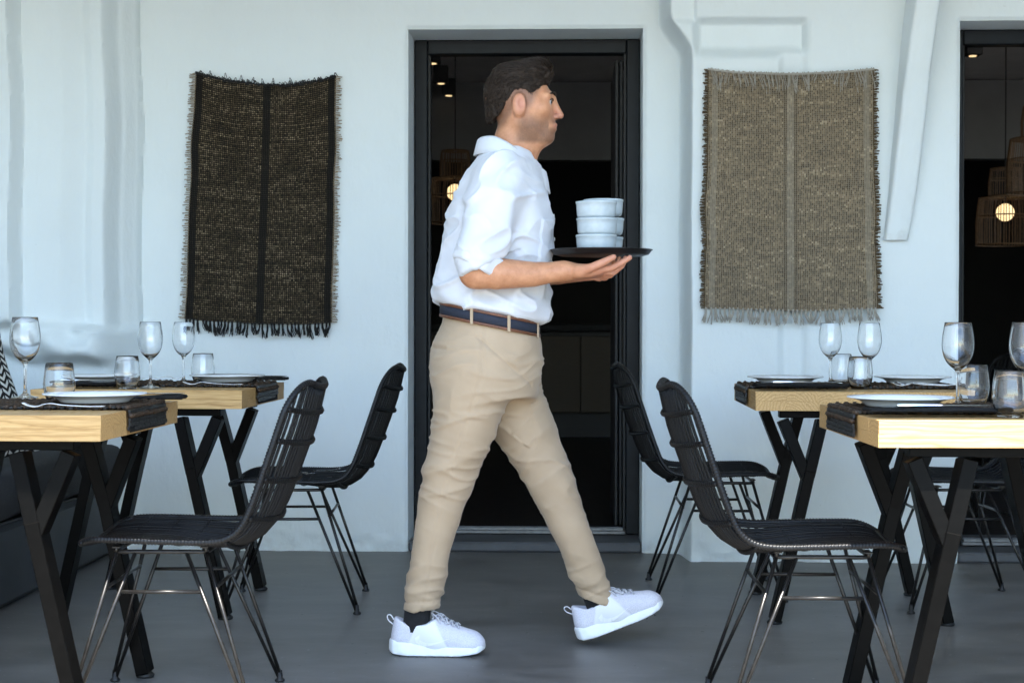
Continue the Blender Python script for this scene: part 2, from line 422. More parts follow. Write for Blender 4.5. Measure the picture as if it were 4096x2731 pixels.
# step and interior
struct('door_step', ((DU0+DU1)/2, .16, .022), (DU1-DU0-.004, .32, .044), M['bench_base'], bev=.012)
struct('door_step_edge', ((EU0+EU1)/2, -.06, .022), (EU1-EU0-.004, .30, .044), M['bench_base'], bev=.012)
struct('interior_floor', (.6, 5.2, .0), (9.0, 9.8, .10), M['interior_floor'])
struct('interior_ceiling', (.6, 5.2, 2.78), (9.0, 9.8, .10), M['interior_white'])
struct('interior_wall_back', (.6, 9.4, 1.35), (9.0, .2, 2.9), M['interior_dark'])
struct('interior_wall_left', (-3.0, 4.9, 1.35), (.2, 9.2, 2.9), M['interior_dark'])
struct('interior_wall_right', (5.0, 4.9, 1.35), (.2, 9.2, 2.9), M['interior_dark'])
struct('interior_bulkhead', (.6, 4.6, 2.44), (9.0, .15, .56), M['interior_grey'])

# ------------------------------------------------------------------ doors
def doorway(u0, u1, zt, y, label, stack):
    t = empty('glazed_door', W((u0+u1)/2, y, .046), TH); w = u1-u0
    tag(t, label, 'door')
    fw, fd = .058, .075; H = zt-.046
    for s in (-1, 1):
        mb = MB(); mb.box((s*(w/2-fw/2-.003), 0, H/2), (fw, fd, H-.004), bev=.004); mb.obj('jamb', M['frame'], t)
        mb = MB(); mb.box((s*(w/2-fw-.009), .012, H/2), (.012, fd*.6, H-.02), bev=.002); mb.obj('door_stop', M['black'], t)
    mb = MB(); mb.box((0, 0, H-.033), (w-2*fw-.008, fd-.004, .062), bev=.004); mb.obj('head', M['frame'], t)
    mb = MB(); mb.box((0, -.006, .010), (w-2*fw-.008, .085, .016), bev=.003)
    for k in (-.03, -.008, .014): mb.box((0, k, .0225), (w-2*fw-.03, .005, .012), bev=.001)
    mb.obj('sill_track', M['track'], t)
    if stack:
        for k in range(2):   # folded leaves standing at the jamb
            lf = empty('folded_leaf', (w/2-fw-.024-k*.019, .055, .03), 0, t)
            mb = MB(); mb.box((0, .35, (H-.11)/2), (.016, .7, H-.11), bev=.003); mb.obj('leaf_stile', M['frame'] if k != 1 else M['black'], lf)
            mb = MB(); mb.box((0, -.002, (H-.11)/2), (.006, .012, H-.13)); mb.obj('gasket', M['black'], lf)
    return t
doorway(DU0, DU1, DZ, .285, 'open black framed doorway behind the walking waiter', True)
doorway(EU0, EU1, EZ, .07-PIL+.16, 'open dark framed doorway cut off beside the slanted white brace', False)

# ------------------------------------------------------------------ slanted brace on the wall
def brace():
    t = empty('slanted_brace', W(1.575, -PIL, 1.32), TH)
    tag(t, 'white plastered brace slanting up the wall beside the beige rug', 'brace')
    rows = []; N = 40
    for i in range(N+1):
        f = i/N; z = 1.46*f; x = .135*f+.004*math.sin(f*9); d = .03+.27*f+.004*math.sin(f*13+1); w = .098+.012*f+.004*math.sin(f*7)
        b = .014
        rows.append([(x-w/2, .06, z), (x-w/2, -d+b, z), (x-w/2+b*.4, -d+b*.4, z), (x-w/2+b, -d, z), (x+w/2-b, -d, z), (x+w/2-b*.4, -d+b*.4, z), (x+w/2, -d+b, z), (x+w/2, .06, z)])
    V = np.array(rows); V += (np.stack([vnoise(V*6), vnoise(V*6+9), vnoise(V*6+17)], -1)-.5)*.006*np.array([1, 1, 0])
    F = []
    for i in range(N):
        for k in range(7): F.append((i*8+k, i*8+k+1, (i+1)*8+k+1, (i+1)*8+k))
    F.append(tuple(range(8))[::-1]); F.append(tuple(N*8+k for k in range(8)))
    mb = MB(); mb.add(V, F); o = mb.obj('shaft', M['plaster'], t, smooth=True); sharp(o.data, 50)
brace()

# ------------------------------------------------------------------ wall hangings
def weave_mat(name, cols, rows, dark):
    k = NT(name); uv = k.co('UV'); c = k.co()
    x, y, _ = k.xyz(uv)
    wx = k.math('ADD', k.math('MULTIPLY', x, cols), k.math('MULTIPLY_ADD', k.noise(k.mapp(uv, (6, 14, 1)), 1, 3), .7, -.35))
    wy = k.math('ADD', k.math('MULTIPLY', y, rows), k.math('MULTIPLY_ADD', k.noise(k.mapp(uv, (9, 5, 1), (3, 1, 0)), 1, 3), .9, -.45))
    fx, fy = k.math('FRACT', wx), k.math('FRACT', wy)
    ix, iy = k.math('FLOOR', wx), k.math('FLOOR', wy)
    rnd = k.n('ShaderNodeTexWhiteNoise', {'Vector': k.comb(ix, iy, 0.0)}, noise_dimensions='3D').outputs[0]
    rrow = k.n('ShaderNodeTexWhiteNoise', {'Vector': k.comb(0.0, iy, 3.0)}, noise_dimensions='3D').outputs[0]
    ax = k.math('ABSOLUTE', k.math('SUBTRACT', fx, .5)); ay = k.math('ABSOLUTE', k.math('SUBTRACT', fy, .5))
    patch = k.noise(k.mapp(uv, (5, 22, 1)), 1, 4, .6)
    mid = k.math('ABSOLUTE', k.math('SUBTRACT', x, .515 if dark else .50))
    if dark:
        m = k.math('MULTIPLY', k.math('LESS_THAN', ax, .30), k.math('LESS_THAN', ay, .27))
        band = k.math('MAXIMUM', k.math('MULTIPLY', k.math('LESS_THAN', mid, .026), 1.0), k.math('MAXIMUM', k.math('LESS_THAN', x, .055), k.math('GREATER_THAN', x, .945)))
        br = k.math('MULTIPLY', k.math('ADD', k.math('MULTIPLY', rnd, .8), k.math('MULTIPLY', rrow, .35)), k.math('MULTIPLY_ADD', patch, 1.6, -.25))
        straw = k.ramp(br, [(.0, (.026, .019, .010)), (.35, (.125, .092, .052)), (.75, (.38, .30, .19)), (1, (.66, .58, .42))])
        straw = k.mix(k.math('MULTIPLY', band, .94), straw, (.02, .017, .013))
        col = k.mix(m, (.006, .0058, .0055), straw)
        h = k.math('SUBTRACT', .5, k.math('MULTIPLY', m, .5)); h = k.math('ADD', h, k.math('MULTIPLY', k.math('MULTIPLY', m, rnd), .8))
    else:
        gx = k.math('GREATER_THAN', ax, .34); gy = k.math('GREATER_THAN', ay, .37)
        th = k.math('MAXIMUM', k.math('MULTIPLY', gx, k.math('GREATER_THAN', k.noise(k.mapp(uv, (200, 60, 1)), 1, 1), .30)), k.math('MULTIPLY', gy, .55))
        bandl = k.math('MAXIMUM', k.math('LESS_THAN', mid, .020), k.math('MAXIMUM', k.math('LESS_THAN', k.math('ABSOLUTE', k.math('SUBTRACT', x, .045)), .018), k.math('LESS_THAN', k.math('ABSOLUTE', k.math('SUBTRACT', x, .955)), .018)))
        bandd = k.math('LESS_THAN', k.math('ABSOLUTE', k.math('SUBTRACT', mid, .032)), .011)
        br = k.math('ADD', k.math('MULTIPLY', rnd, .62), k.math('MULTIPLY_ADD', patch, .9, -.25))
        br = k.math('MULTIPLY', br, k.math('SUBTRACT', 1.0, k.math('MULTIPLY', bandd, .5)))
        reed = k.ramp(br, [(.1, (.052, .034, .017)), (.5, (.138, .096, .054)), (.78, (.245, .177, .103)), (.95, (.46, .362, .235))])
        th = k.math('MAXIMUM', th, k.math('MULTIPLY', bandl, .62))
        col = k.mix(k.math('MULTIPLY', th, .72), reed, (.335, .300, .235))
        h = k.math('ADD', k.math('MULTIPLY', th, .6), k.math('MULTIPLY', rnd, .4))
    k.P(col=col, rough=.9, spec=.15, nrm=k.bump(h, .7, .004)); return k.m
def rug(name, label, TL, TR, BL, BR, sag, yoff, mat, cord, cordside, seed, up_fringe):
    rng = np.random.RandomState(seed)
    t = empty(name, W((BL[0]+BR[0])/2, yoff, (BL[1]+BR[1])/2), TH); tag(t, label, 'wall rug')
    ox, oz = (BL[0]+BR[0])/2, (BL[1]+BR[1])/2
    nu, nv = 60, 90
    a, b = np.meshgrid(np.linspace(0, 1, nu+1), np.linspace(0, 1, nv+1), indexing='ij')
    def pos(a, b, back=0.0):
        a = np.asarray(a, float); b = np.asarray(b, float)
        x = (1-b)*((1-a)*BL[0]+a*BR[0])+b*((1-a)*TL[0]+a*TR[0])
        z = (1-b)*((1-a)*BL[1]+a*BR[1])+b*((1-a)*TL[1]+a*TR[1])
        z = z-sag*4*a*(1-a)*b**2-.010*np.sin(a*math.pi)*(1-b)
        wv = (vnoise(np.stack([b*7+seed, a*0, a*0], -1))-.5)*.016
        x = x+wv*np.abs(a-.5)*2*np.sign(.5-a)*-1*.6
        z = z+(vnoise(np.stack([a*6, b*0+seed, b*5], -1))-.5)*.006
        y = -.012-.012*np.sin(b*3.0+a*2)**2-.010*(vnoise(np.stack([a*4, b*4, b*0+seed], -1)))-.020*(1-b)**3*(.5+.5*np.sin(a*9+seed))
        return np.stack([x-ox, y-back, z-oz], -1)
    V = pos(a, b).reshape(-1, 3); n = nv+1
    F = [(i*n+j, (i+1)*n+j, (i+1)*n+j+1, i*n+j+1) for i in range(nu) for j in range(nv)]
    Vb = pos(a, b, -.007).reshape(-1, 3); N0 = len(V)
    F2 = [tuple(q+N0 for q in f[::-1]) for f in F]
    rim = [(i*n, (i+1)*n) for i in range(nu)]+[((i+1)*n+nv, i*n+nv) for i in range(nu)]+[(j+1, j) for j in range(nv)]+[(nu*n+j, nu*n+j+1) for j in range(nv)]
    F3 = [(q+N0, p+N0, p, q)[::-1] for p, q in rim]
    me = bpy.data.meshes.new('cloth'); me.from_pydata(np.vstack([V, Vb]).tolist(), [], F+F2+F3); me.materials.append(mat)
    uvl = me.uv_layers.new(name='UVMap'); uvs = np.stack([a, b], -1).reshape(-1, 2); uvs = np.vstack([uvs, uvs])
    li = np.zeros(len(me.loops), int); me.loops.foreach_get('vertex_index', li); uvl.data.foreach_set('uv', uvs[li].ravel())
    me.polygons.foreach_set('use_smooth', [True]*len(me.polygons)); me.update(); sharp(me, 50)
    link('cloth', me, t)
    # tassels along the lower edge, each a bundle of threads
    nt = 38
    for i in range(nt):
        aa = (i+.5)/nt+rng.uniform(-.006, .006); p = pos(aa, 0.0); mb = MB(); L = rng.uniform(.042, .062)
        lean = rng.uniform(-.014, .014)
        for q in range(7):
            dx = rng.uniform(-.0045, .0045); ex = dx*1.6+lean+rng.uniform(-.006, .006); l = L*rng.uniform(.8, 1.08); dy = rng.uniform(-.006, .002)
            mb.tube(cr([(dx*.4, -.002, .004), (dx, dy, -l*.35), ((dx+ex)/2+rng.uniform(-.003, .003), dy-.002, -l*.7), (ex, dy+.002, -l)], 3), .0019, 4)
        mb.sphere((0, -.002, 0), (.0052, .005, .006), 6, 5)
        mb.obj('tassel', cord, t, tuple(p))
    # loose weft ends down both sides, too fine to count
    for side in (0, 1):
        mb = MB(); m = 150
        for i in range(m):
            bb = (i+.5)/m; p = pos(side, bb); s = -1 if side == 0 else 1; l = rng.uniform(.010, .026)*(.8 if up_fringe else 1.1)
            dz = rng.uniform(-.004, .004)
            mb.tube([p+np.array((-s*.004, 0, 0)), p+np.array((s*l*.5, -.003, dz*.5)), p+np.array((s*l, rng.uniform(-.004, .004), dz))], .0030 if up_fringe else .0021, 5)
        tag(mb.obj('side_fringe', cordside, t), kind='stuff')
    # upper edge: frayed loops, or threads folded over the front
    if up_fringe:
        for i in range(30):
            aa = (i+.5)/30+rng.uniform(-.01, .01); p = pos(aa, 1.0); mb = MB()
            if .62 < aa < .78: L = rng.uniform(.02, .05)
            else: L = rng.uniform(.06, .10)
            lean = rng.uniform(-.012, .018)
            for q in range(4):
                dx = rng.uniform(-.009, .009); l = L*rng.uniform(.6, 1.05)
                mb.tube(cr([(dx*.5, .004, -.002), (dx*.7, -.004, .006), (dx, -.009, -.012), (dx+lean*.6, -.010, -l*.6), (dx+lean+rng.uniform(-.004, .004), -.009, -l)], 3), .0011, 4)
            mb.obj('folded_thread', cord, t, tuple(p))
        mb = MB(); mb.tube([pos(x, 1.0)+np.array((0, -.004, -.001)) for x in np.linspace(0, 1, 60)], .0045, 6); mb.obj('top_cord', cord, t)
    else:
        mb = MB(); mb.tube([pos(x, 1.0)+np.array((0, -.003, rng.uniform(-.003, .003))) for x in np.linspace(0, 1, 90)], [.006+rng.uniform(-.002, .002) for _ in range(90)], 6); mb.obj('top_cord', cord, t)
        mb = MB()
        for i in range(90):
            aa = rng.uniform(0, 1); p = pos(aa, 1.0); h = rng.uniform(.006, .018)*(1.0 if rng.rand() < .9 else 1.8)
            mb.tube(cr([p+np.array((-.006, 0, 0)), p+np.array((rng.uniform(-.008, .008), -.003, h)), p+np.array((.008, 0, rng.uniform(-.002, .004)))], 4), .0013, 4)
        tag(mb.obj('frayed_edge', cord, t), kind='stuff')
    return t
M['rug_dark'] = weave_mat('black_straw_weave', 78, 116, True)
M['rug_beige'] = weave_mat('beige_reed_weave', 96, 122, False)
M['cord_black'] = simple('black_cotton', (.007, .007, .007), .9)
M['cord_straw'] = simple('straw_ends', (.27, .21, .135), .9, 0, 60, .5)
M['cord_grey'] = simple('grey_linen_thread', (.36, .335, .29), .9, 0, 60, .2)
M['cord_brown'] = simple('brown_reed_ends', (.085, .058, .028), .9, 0, 60, .5)
rug('black_rug', 'black and straw woven rug with black tassels hung on white wall', (-1.362, 2.052), (-.748, 2.03), (-1.402, .998), (-.770, .978), .045, 0.0, M['rug_dark'], M['cord_black'], M['cord_straw'], 3, False)
rug('beige_rug', 'beige and brown woven rug with pale tassels hung beside the slanted brace', (.806, 2.02), (1.483, 2.015), (.795, 1.043), (1.498, 1.043), .020, -PIL, M['rug_beige'], M['cord_grey'], M['cord_brown'], 5, True)

# ------------------------------------------------------------------ bench and pillow
def bench():
    ub = -1.655
    t = empty('bench', W(ub-.35, -1.8, 0), TH); tag(t, 'grey cushioned bench along the wall beneath the left tables', 'bench')
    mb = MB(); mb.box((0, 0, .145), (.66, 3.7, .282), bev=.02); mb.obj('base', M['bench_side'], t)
    for k in range(2):
        y0, y1 = (-1.85+k*1.87, -1.85+k*1.87+1.84); nx, ny = 16, 40
        # a stuffed seat cushion: rounded box with a soft, sagging top
        V = []; F = []; rings = 24
        for j in range(ny+1):
            f = j/ny; y = y0+(y1-y0)*f; e = min(f, 1-f)*ny/2.0; sh = 1-.10*math.exp(-e*1.2)
            for i in range(rings):
                a = 2*math.pi*i/rings; ca, sa = math.cos(a), math.sin(a)
                x = .345*np.sign(ca)*abs(ca)**.28; z = .096*np.sign(sa)*abs(sa)**.35*sh
                V.append((x, y, .385+z+.006*math.sin(y*6+x*3)*(sa > 0)))
            if j:
                for i in range(rings):
                    q = (i+1) % rings; F.append(((j-1)*rings+i, (j-1)*rings+q, j*rings+q, j*rings+i))
        F.append(tuple(range(rings))); F.append(tuple(ny*rings+i for i in range(rings))[::-1])
        V = np.array(V); V[:, 2] += (vnoise(V*5)-.5)*.012; V[:, 0] += (vnoise(V*6+5)-.5)*.01
        mb = MB(); mb.add(V, [f[::-1] for f in F]); o = mb.obj('seat_cushion', M['bench_fabric'], t, smooth=True); sharp(o.data, 70)
        mb = MB(); mb.tube([(.338, y, .300+.004*math.sin(y*9)) for y in np.linspace(y0+.02, y1-.02, 30)], .005, 6); mb.obj('piping', M['bench_fabric'], o)
bench()
def pillow():
    k = NT('chevron_cloth'); x, y, z = k.xyz(k.co('UV'))
    st = k.math('FRACT', k.math('ADD', k.math('MULTIPLY', y, 17.0), k.math('MULTIPLY', k.math('PINGPONG', k.math('MULTIPLY', x, 11.0), .5), 1.6)))
    seam = k.math('LESS_THAN', k.math('PINGPONG', k.math('MULTIPLY', x, 11.0), .5), .07)
    m = k.math('MULTIPLY', k.math('GREATER_THAN', st, .5), k.math('SUBTRACT', 1.0, seam))
    k.P(col=k.mix(m, (.009, .009, .009), (.52, .51, .47)), rough=.9, spec=.15, nrm=k.bump(k.noise(k.co(), 400, 2), .3, .001))
    n = 24; a, b = np.meshgrid(np.linspace(-1, 1, n+1), np.linspace(-1, 1, n+1), indexing='ij')
    pin = lambda p, q: p*(1-.07*(1-q*q)**1.0*0-.09*(1-q**2)*np.abs(p)**3)
    X = pin(a, b)*.23; Z = pin(b, a)*.23; T = .085*((1-a**2)*(1-b**2))**.45
    V = np.vstack([np.stack([X, -T, Z], -1).reshape(-1, 3), np.stack([X, T, Z], -1).reshape(-1, 3)])
    V += (np.stack([vnoise(V*8)]*3, -1)-.5)*.012
    m1 = n+1; F = [(i*m1+j, (i+1)*m1+j, (i+1)*m1+j+1, i*m1+j+1) for i in range(n) for j in range(n)]
    F += [tuple(q+m1*m1 for q in f[::-1]) for f in F]
    me = bpy.data.meshes.new('cover'); me.from_pydata(V.tolist(), [], F); me.materials.append(k.m)
    uvl = me.uv_layers.new(name='UVMap'); uvs = np.stack([(a+1)/2, (b+1)/2], -1).reshape(-1, 2); uvs = np.vstack([uvs, uvs])
    li = np.zeros(len(me.loops), int); me.loops.foreach_get('vertex_index', li); uvl.data.foreach_set('uv', uvs[li].ravel())
    me.polygons.foreach_set('use_smooth', [True]*len(me.polygons)); me.update()
    t = empty('scatter_pillow', (-1.90, 5.25, .475), R(38)); tag(t, 'black and white chevron pillow leaning on the grey bench', 'pillow')
    link('cover', me, t, (0, 0, .215), (R(-14), R(-15), 0))
pillow()

# ------------------------------------------------------------------ tables
TW, TT, TZ = .70, .0615, .76
def make_table(name, label, c, yaw, along_x=True):
    t = empty(name, (c[0], c[1], 0), yaw); tag(t, label, 'table', 'oak tables on black branching legs')
    top = empty('tabletop', (0, 0, TZ-TT), 0 if along_x else math.pi/2, t)
    for layer in range(2):
        for i in range(7):
            wob = .0004*((i*37+layer*11) % 3-1)
            o = link('plank', PLANK, top, (wob, -TW/2+.05+i*.1, TT/4+layer*TT/2), (0, 0, math.pi if (i+layer) % 2 else 0))
    for sy in (-1, 1):
        mb = MB(); mb.box((0, sy*.262, TZ-TT-.0135), (.53, .05, .026), bev=.002)
        mb.obj('top_rail', M['steel'], t)
        for sx in (-1, 1):
            y = sy*.277; mb = MB()
            foot = (sx*.278, y, .0); j = (sx*.168, y, .50); inner = (sx*.126, sy*.262, TZ-TT-.034); outer = (sx*.252, sy*.262, TZ-TT-.034)
            mb.bar((foot[0], y, .012), j, .035, .064); mb.bar((j[0]+sx*.004, y, j[2]-.02), inner, .036, .062); mb.bar((j[0]+sx*.004, y, j[2]-.035), outer, .036, .058)
            o = mb.obj('leg', M['steel'], t)
            mb = MB(); mb.lathe([(0, 0), (.024, 0), (.026, .006), (.019, .013), (.012, .018), (0, .018)], 14, (foot[0], y, .001)); mb.obj('foot_cap', M['black'], o, smooth=True)
    return t
mb = MB(); mb.box((0, 0, 0), (TW, .0999, TT/2-.0001), bev=.0005); PLANK = mb.mesh('plank', M['oak'])
TAB = {'LN': ((-1.302, 3.966), -.040), 'LF': ((-1.212, 5.355), -.047), 'RN': ((1.180, 3.800), -.010), 'RF': ((1.150, 5.265), -.047)}
make_table('dining_table', 'pale oak table nearest the viewer in front of the grey bench', *TAB['LN'])
make_table('dining_table', 'pale oak table below the black rug with two wine glasses', *TAB['LF'])
make_table('dining_table', 'oak table with its front edge in bright sunlight', *TAB['RN'])
make_table('dining_table', 'oak table with end grain front below the beige rug', *TAB['RF'], along_x=False)

# ------------------------------------------------------------------ rattan chairs (local: +y is forward)
def chair_shell():
    prof = cr([(-.330, .850), (-.308, .78), (-.268, .66), (-.232, .555), (-.203, .487), (-.168, .455), (-.115, .445), (-.02, .446), (.09, .449), (.165, .449), (.212, .440)], 10)
    ds = np.linalg.norm(np.diff(prof, axis=0), axis=1); S = np.r_[0, np.cumsum(ds)]; L = S[-1]
    tg = np.gradient(prof, axis=0); tg /= np.linalg.norm(tg, axis=1)[:, None]
    nrm = np.stack([tg[:, 1], -tg[:, 0]], 1)
    def P(x_u, s, off=0.0):
        x_u = np.asarray(x_u, float); s = np.clip(np.asarray(s, float), 0, L)
        y = np.interp(s, S, prof[:, 0]); z = np.interp(s, S, prof[:, 1]); ny = np.interp(s, S, nrm[:, 0]); nz = np.interp(s, S, nrm[:, 1])
        f = s/L; w = np.interp(f, [0, .12, .35, .55, .8, 1], [.205, .218, .228, .234, .232, .215])
        cup = np.interp(f, [0, .15, .40, .55, .75, .92, 1], [.050, .060, .055, .040, .016, .014, .020])
        c = cup*(1-x_u**2)+off
        return np.stack([x_u*w, y+ny*c, z+nz*c], -1)
    def lim(u):
        """rounded outline in (u, s)"""
        a = max(0, (abs(u)-.58)/.42); smin = .105*(1-math.sqrt(max(0, 1-a*a)))+.020*(1-u*u)
        b = max(0, (abs(u)-.66)/.34); smax = L-.075*(1-math.sqrt(max(0, 1-b*b)))
        return smin, smax
    return P, lim, L
def wound(path, r, pitch=.0085, amp=.16, seg=8, closed=False):
    P = np.asarray(path, float)
    if closed: P = np.vstack([P, P[:1]])
    d = np.linalg.norm(np.diff(P, axis=0), axis=1); S = np.r_[0, np.cumsum(d)]; n = int(S[-1]/pitch)*3
    s = np.linspace(0, S[-1], n+1); Q = np.stack([np.interp(s, S, P[:, k]) for k in range(3)], 1)
    rr = r*(1+amp*np.array([(-1, .55, .45)[i % 3] for i in range(n+1)]))
    return (Q[:-1], rr[:-1]) if closed else (Q, rr)
def make_chair():
    t = empty('rattan_chair'); P, lim, L = chair_shell()
    us = np.linspace(-.94, .94, 25)
    for u in us:
        a, b = lim(u); s = np.linspace(a+.002, b-.002, 34); mb = MB()
        mb.tube(P(np.full(34, u)+RNG.uniform(-.006, .006)+RNG.uniform(-.004, .004, 34)*0, s, RNG.uniform(-.0008, .0008)), .0039, 6)
        mb.obj('rod', M['rattan'], t, smooth=True)
    # rim cord
    up = []
    q = np.linspace(-1, 1, 61)
    qs = np.sin(q*math.pi/2)
    top = [P(u, lim(u)[0]) for u in qs]; bot = [P(u, lim(u)[1]) for u in qs[::-1]]
    sr = [P(1, s) for s in np.linspace(lim(1)[0], lim(1)[1], 40)[1:-1]]; sl = [P(-1, s) for s in np.linspace(lim(1)[1], lim(1)[0], 40)[1:-1]]
    loop = np.array(top+sr+bot+sl); pth, rr = wound(loop, .0080, .0082, .17, closed=True)
    mb = MB(); mb.tube(pth, rr, 8, closed=True); mb.obj('rim', M['rim'], t, smooth=True)
    for s0 in (.085, .165, .265, .365, .445, .565, .645, .725, .80):
        back = s0 < .45; u = np.linspace(-.985, .985, 40)
        path = P(u, np.full(40, s0), .0055 if back else .003); pq, rr = wound(path, .0066 if back else .0048, .0105, .22, 7)
        mb = MB(); mb.tube(pq, rr, 7); mb.obj('binding', M['rattan'], t, smooth=True)
    # wire frame: ring under the seat, hairpin legs, stretchers
    zt = .412; X = .165; F0, B0 = .125, -.105
    mb = MB(); ring = []
    for (cx, cy, a0) in ((X, F0, 0), (-X, F0, 90), (-X, B0, 180), (X, B0, 270)):
        for a in (0, 30, 60, 90):
            ang = R(a0+a); ring.append((cx-math.copysign(.02, cx)+.02*math.cos(ang), cy-math.copysign(.02, cy)+.02*math.sin(ang), zt))
    mb.tube(ring, .0055, 7, closed=True)
    fr = mb.obj('seat_frame', M['wire'], t, smooth=True)
    legs = {}
    for sx in (-1, 1):
        for sy in (-1, 1):
            cy = F0 if sy > 0 else B0; foot = np.array((sx*.225, .225 if sy > 0 else -.225, .004)); mb = MB()
            pa = np.array((sx*(X-.004), cy-sy*.004, zt)); pb = np.array((sx*X, cy-sy*.052, zt)); 
            f2 = foot+np.array((0, 0, .01))
            mb.tube([pa, f2+np.array((0, sy*.004, 0))], .0052, 7); mb.tube([pb, f2+np.array((0, -sy*.004, 0))], .0052, 7)
            mb.tube([pa+np.array((0, 0, 0)), (sx*(X-.002), cy-sy*.004, .424)], .006, 6)
            lg = mb.obj('leg', M['wire'], t, smooth=True)
            mb = MB(); mb.lathe([(0, 0), (.013, 0), (.014, .004), (.008, .010), (.0065, .03), (0, .032)], 10, tuple(foot-np.array((0, 0, .003)))); mb.obj('foot_cap', M['black'], lg, smooth=True)
            mb = MB(); mb.box((sx*(X-.012), cy-sy*.006, .424), (.045, .02, .004), bev=.001); mb.lathe([(0, -.012), (.005, -.012), (.005, 0), (0, 0)], 6, (sx*(X-.02), cy-sy*.006, .423)); mb.obj('bracket', M['wire'], lg)
            legs[(sx, sy)] = (pa, pb, foot)
    def onleg(p, f, z): k = (zt-z)/(zt-f[2]); return p+(f-p)*k
    for sx in (-1, 1):
        a = legs[(sx, 1)]; b = legs[(sx, -1)]; mb = MB(); mb.tube([onleg(a[1], a[2], .315), onleg(b[1], b[2], .315)], .0050, 7); mb.obj('stretcher', M['wire'], t, smooth=True)
    for sy in (-1, 1):
        a = legs[(-1, sy)]; b = legs[(1, sy)]; mb = MB(); mb.tube([onleg(a[0], a[2], .325), onleg(b[0], b[2], .325)], .0050, 7); mb.obj('stretcher', M['wire'], t, smooth=True)
    return t
CH = make_chair()
def chair(o, x, y, face, label, yaw=0.0):
    """face -1: looks towards -X, +1: towards +X"""
    o.location = (x, y, 0); o.rotation_euler = (0, 0, (R(90) if face < 0 else R(-90))+yaw)
    tag(o, label, 'chair', 'black rattan chairs with wire legs')
chair(CH, -.858, 3.955, -1, 'black rattan chair nearest the viewer, pulled up to the bench side table', .0)
cc = copy_tree(CH); chair(cc, -.752, 5.37, -1, 'black rattan chair under the black rug with a fork lying on its seat', .03)
cc = copy_tree(CH); chair(cc, .748, 3.88, 1, 'black rattan chair with sunlit seat rim in front of the sunlit table', -.02)
cc = copy_tree(CH); chair(cc, .742, 5.62, 1, 'black rattan chair standing against the pillar right of the doorway', -.03)
cc = copy_tree(CH); chair(cc, 1.575, 5.40, -1, 'black rattan chair seen between the legs of the sunlit table', .0)
cc = copy_tree(CH); chair(cc, 2.20, 7.25, -1, 'black rattan chair in the dark room behind the sunlit table glasses', .5)
cc = copy_tree(CH); chair(cc, -.62, 8.6, 1, 'dim wire legged chair inside the room behind the waiter', -.2)

# ------------------------------------------------------------------ place mats: rows of strands following table and edge
def strand_meshes():
    out = []
    for v in range(5):
        rng = np.random.RandomState(40+v); mb = MB(); wd = .335
        if v < 3:
            n = int(wd/.0105)*3; y = np.linspace(-wd/2, wd/2, n)
            rr = [.0058*(1+.26*(-1, .5, .5)[i % 3])*rng.uniform(.85, 1.15) for i in range(n)]
            mb.tube(np.stack([rng.uniform(-.0014, .0014, n), y+rng.uniform(-.001, .001, n), rng.uniform(-.0008, .0016, n)+.001], 1), rr, 6); m = M['mat_brown']
            nm = 'braid'
        else:
            n = 30; y = np.linspace(-wd/2, wd/2, n)
            mb.tube(np.stack([rng.uniform(-.0010, .0010, n), y, np.cumsum(rng.uniform(-.0004, .0004, n))], 1), [.0062*rng.uniform(.9, 1.1) for _ in range(n)], 6, flat=.55); m = M['mat_black']
            nm = 'strip'
        out.append((nm, mb.mesh(nm, m, v < 3)))
    return out
STR = strand_meshes()
def place_mat(tab, side, yc, label, inner=.46, seed=0):
    """side +1: hangs over the +x end of the table"""
    rng = np.random.RandomState(seed); (c, yaw) = TAB[tab]
    t = empty('place_mat', (c[0], c[1], TZ), yaw); tag(t, label, 'place mat', 'dark woven place mats')
    e = TW/2; path = cr([(e-inner, .006), (e-.2, .006), (e-.02, .0065), (e+.003, .004), (e+.009, -.006), (e+.0085, -.03), (e+.0085, -.052)], 14)
    d = np.r_[0, np.cumsum(np.linalg.norm(np.diff(path, axis=0), axis=1))]; s = .004; k = 0
    while s < d[-1]-.004:
        x = np.interp(s, d, path[:, 0]); z = np.interp(s, d, path[:, 1])
        kind = k % 4; v = rng.randint(3) if kind in (0, 2) else 3+rng.randint(2)
        last = s > d[-1]-.028
        if last: v = 3
        nm, me = STR[v]; ang = math.atan2(np.interp(s+.004, d, path[:, 1])-z, np.interp(s+.004, d, path[:, 0])-x)
        link(nm, me, t, (side*x, yc+rng.uniform(-.003, .003), z), (0, -ang*side, rng.uniform(-.012, .012)), (1, 1 if rng.rand() < .5 else -1, 1))
        s += .0112 if v < 3 else .0105; k += 1
    # dark backing the strands are sewn to
    mb = MB(); w = .163; V = []; F = []
    for i, (x, z) in enumerate(path):
        V += [(side*x, yc-w, z-.003), (side*x, yc+w, z-.003)]
        if i: F.append((2*i-2, 2*i-1, 2*i+1, 2*i))
    n0 = len(V); nn = np.gradient(path, axis=0); nn /= np.linalg.norm(nn, axis=1)[:, None]
    for i, (x, z) in enumerate(path):
        V += [(side*(x-nn[i, 1]*-.0018*-1), yc-w, z-.003-.0018*nn[i, 0]), (side*(x-nn[i, 1]*-.0018*-1), yc+w, z-.003-.0018*nn[i, 0])]
        if i: F.append((n0+2*i, n0+2*i+1, n0+2*i-1, n0+2*i-2))
    mb.add(V, F); mb.obj('backing', M['napkin'], t)
    return t
place_mat('LN', 1, .02, 'dark woven place mat on the table nearest the bench viewer side', .50, 1)
place_mat('LF', 1, .02, 'dark woven place mat draped towards the chair under the black rug', .33, 2)
place_mat('LF', -1, .02, 'dark woven place mat on the bench end of the table below the black rug', .33, 3)
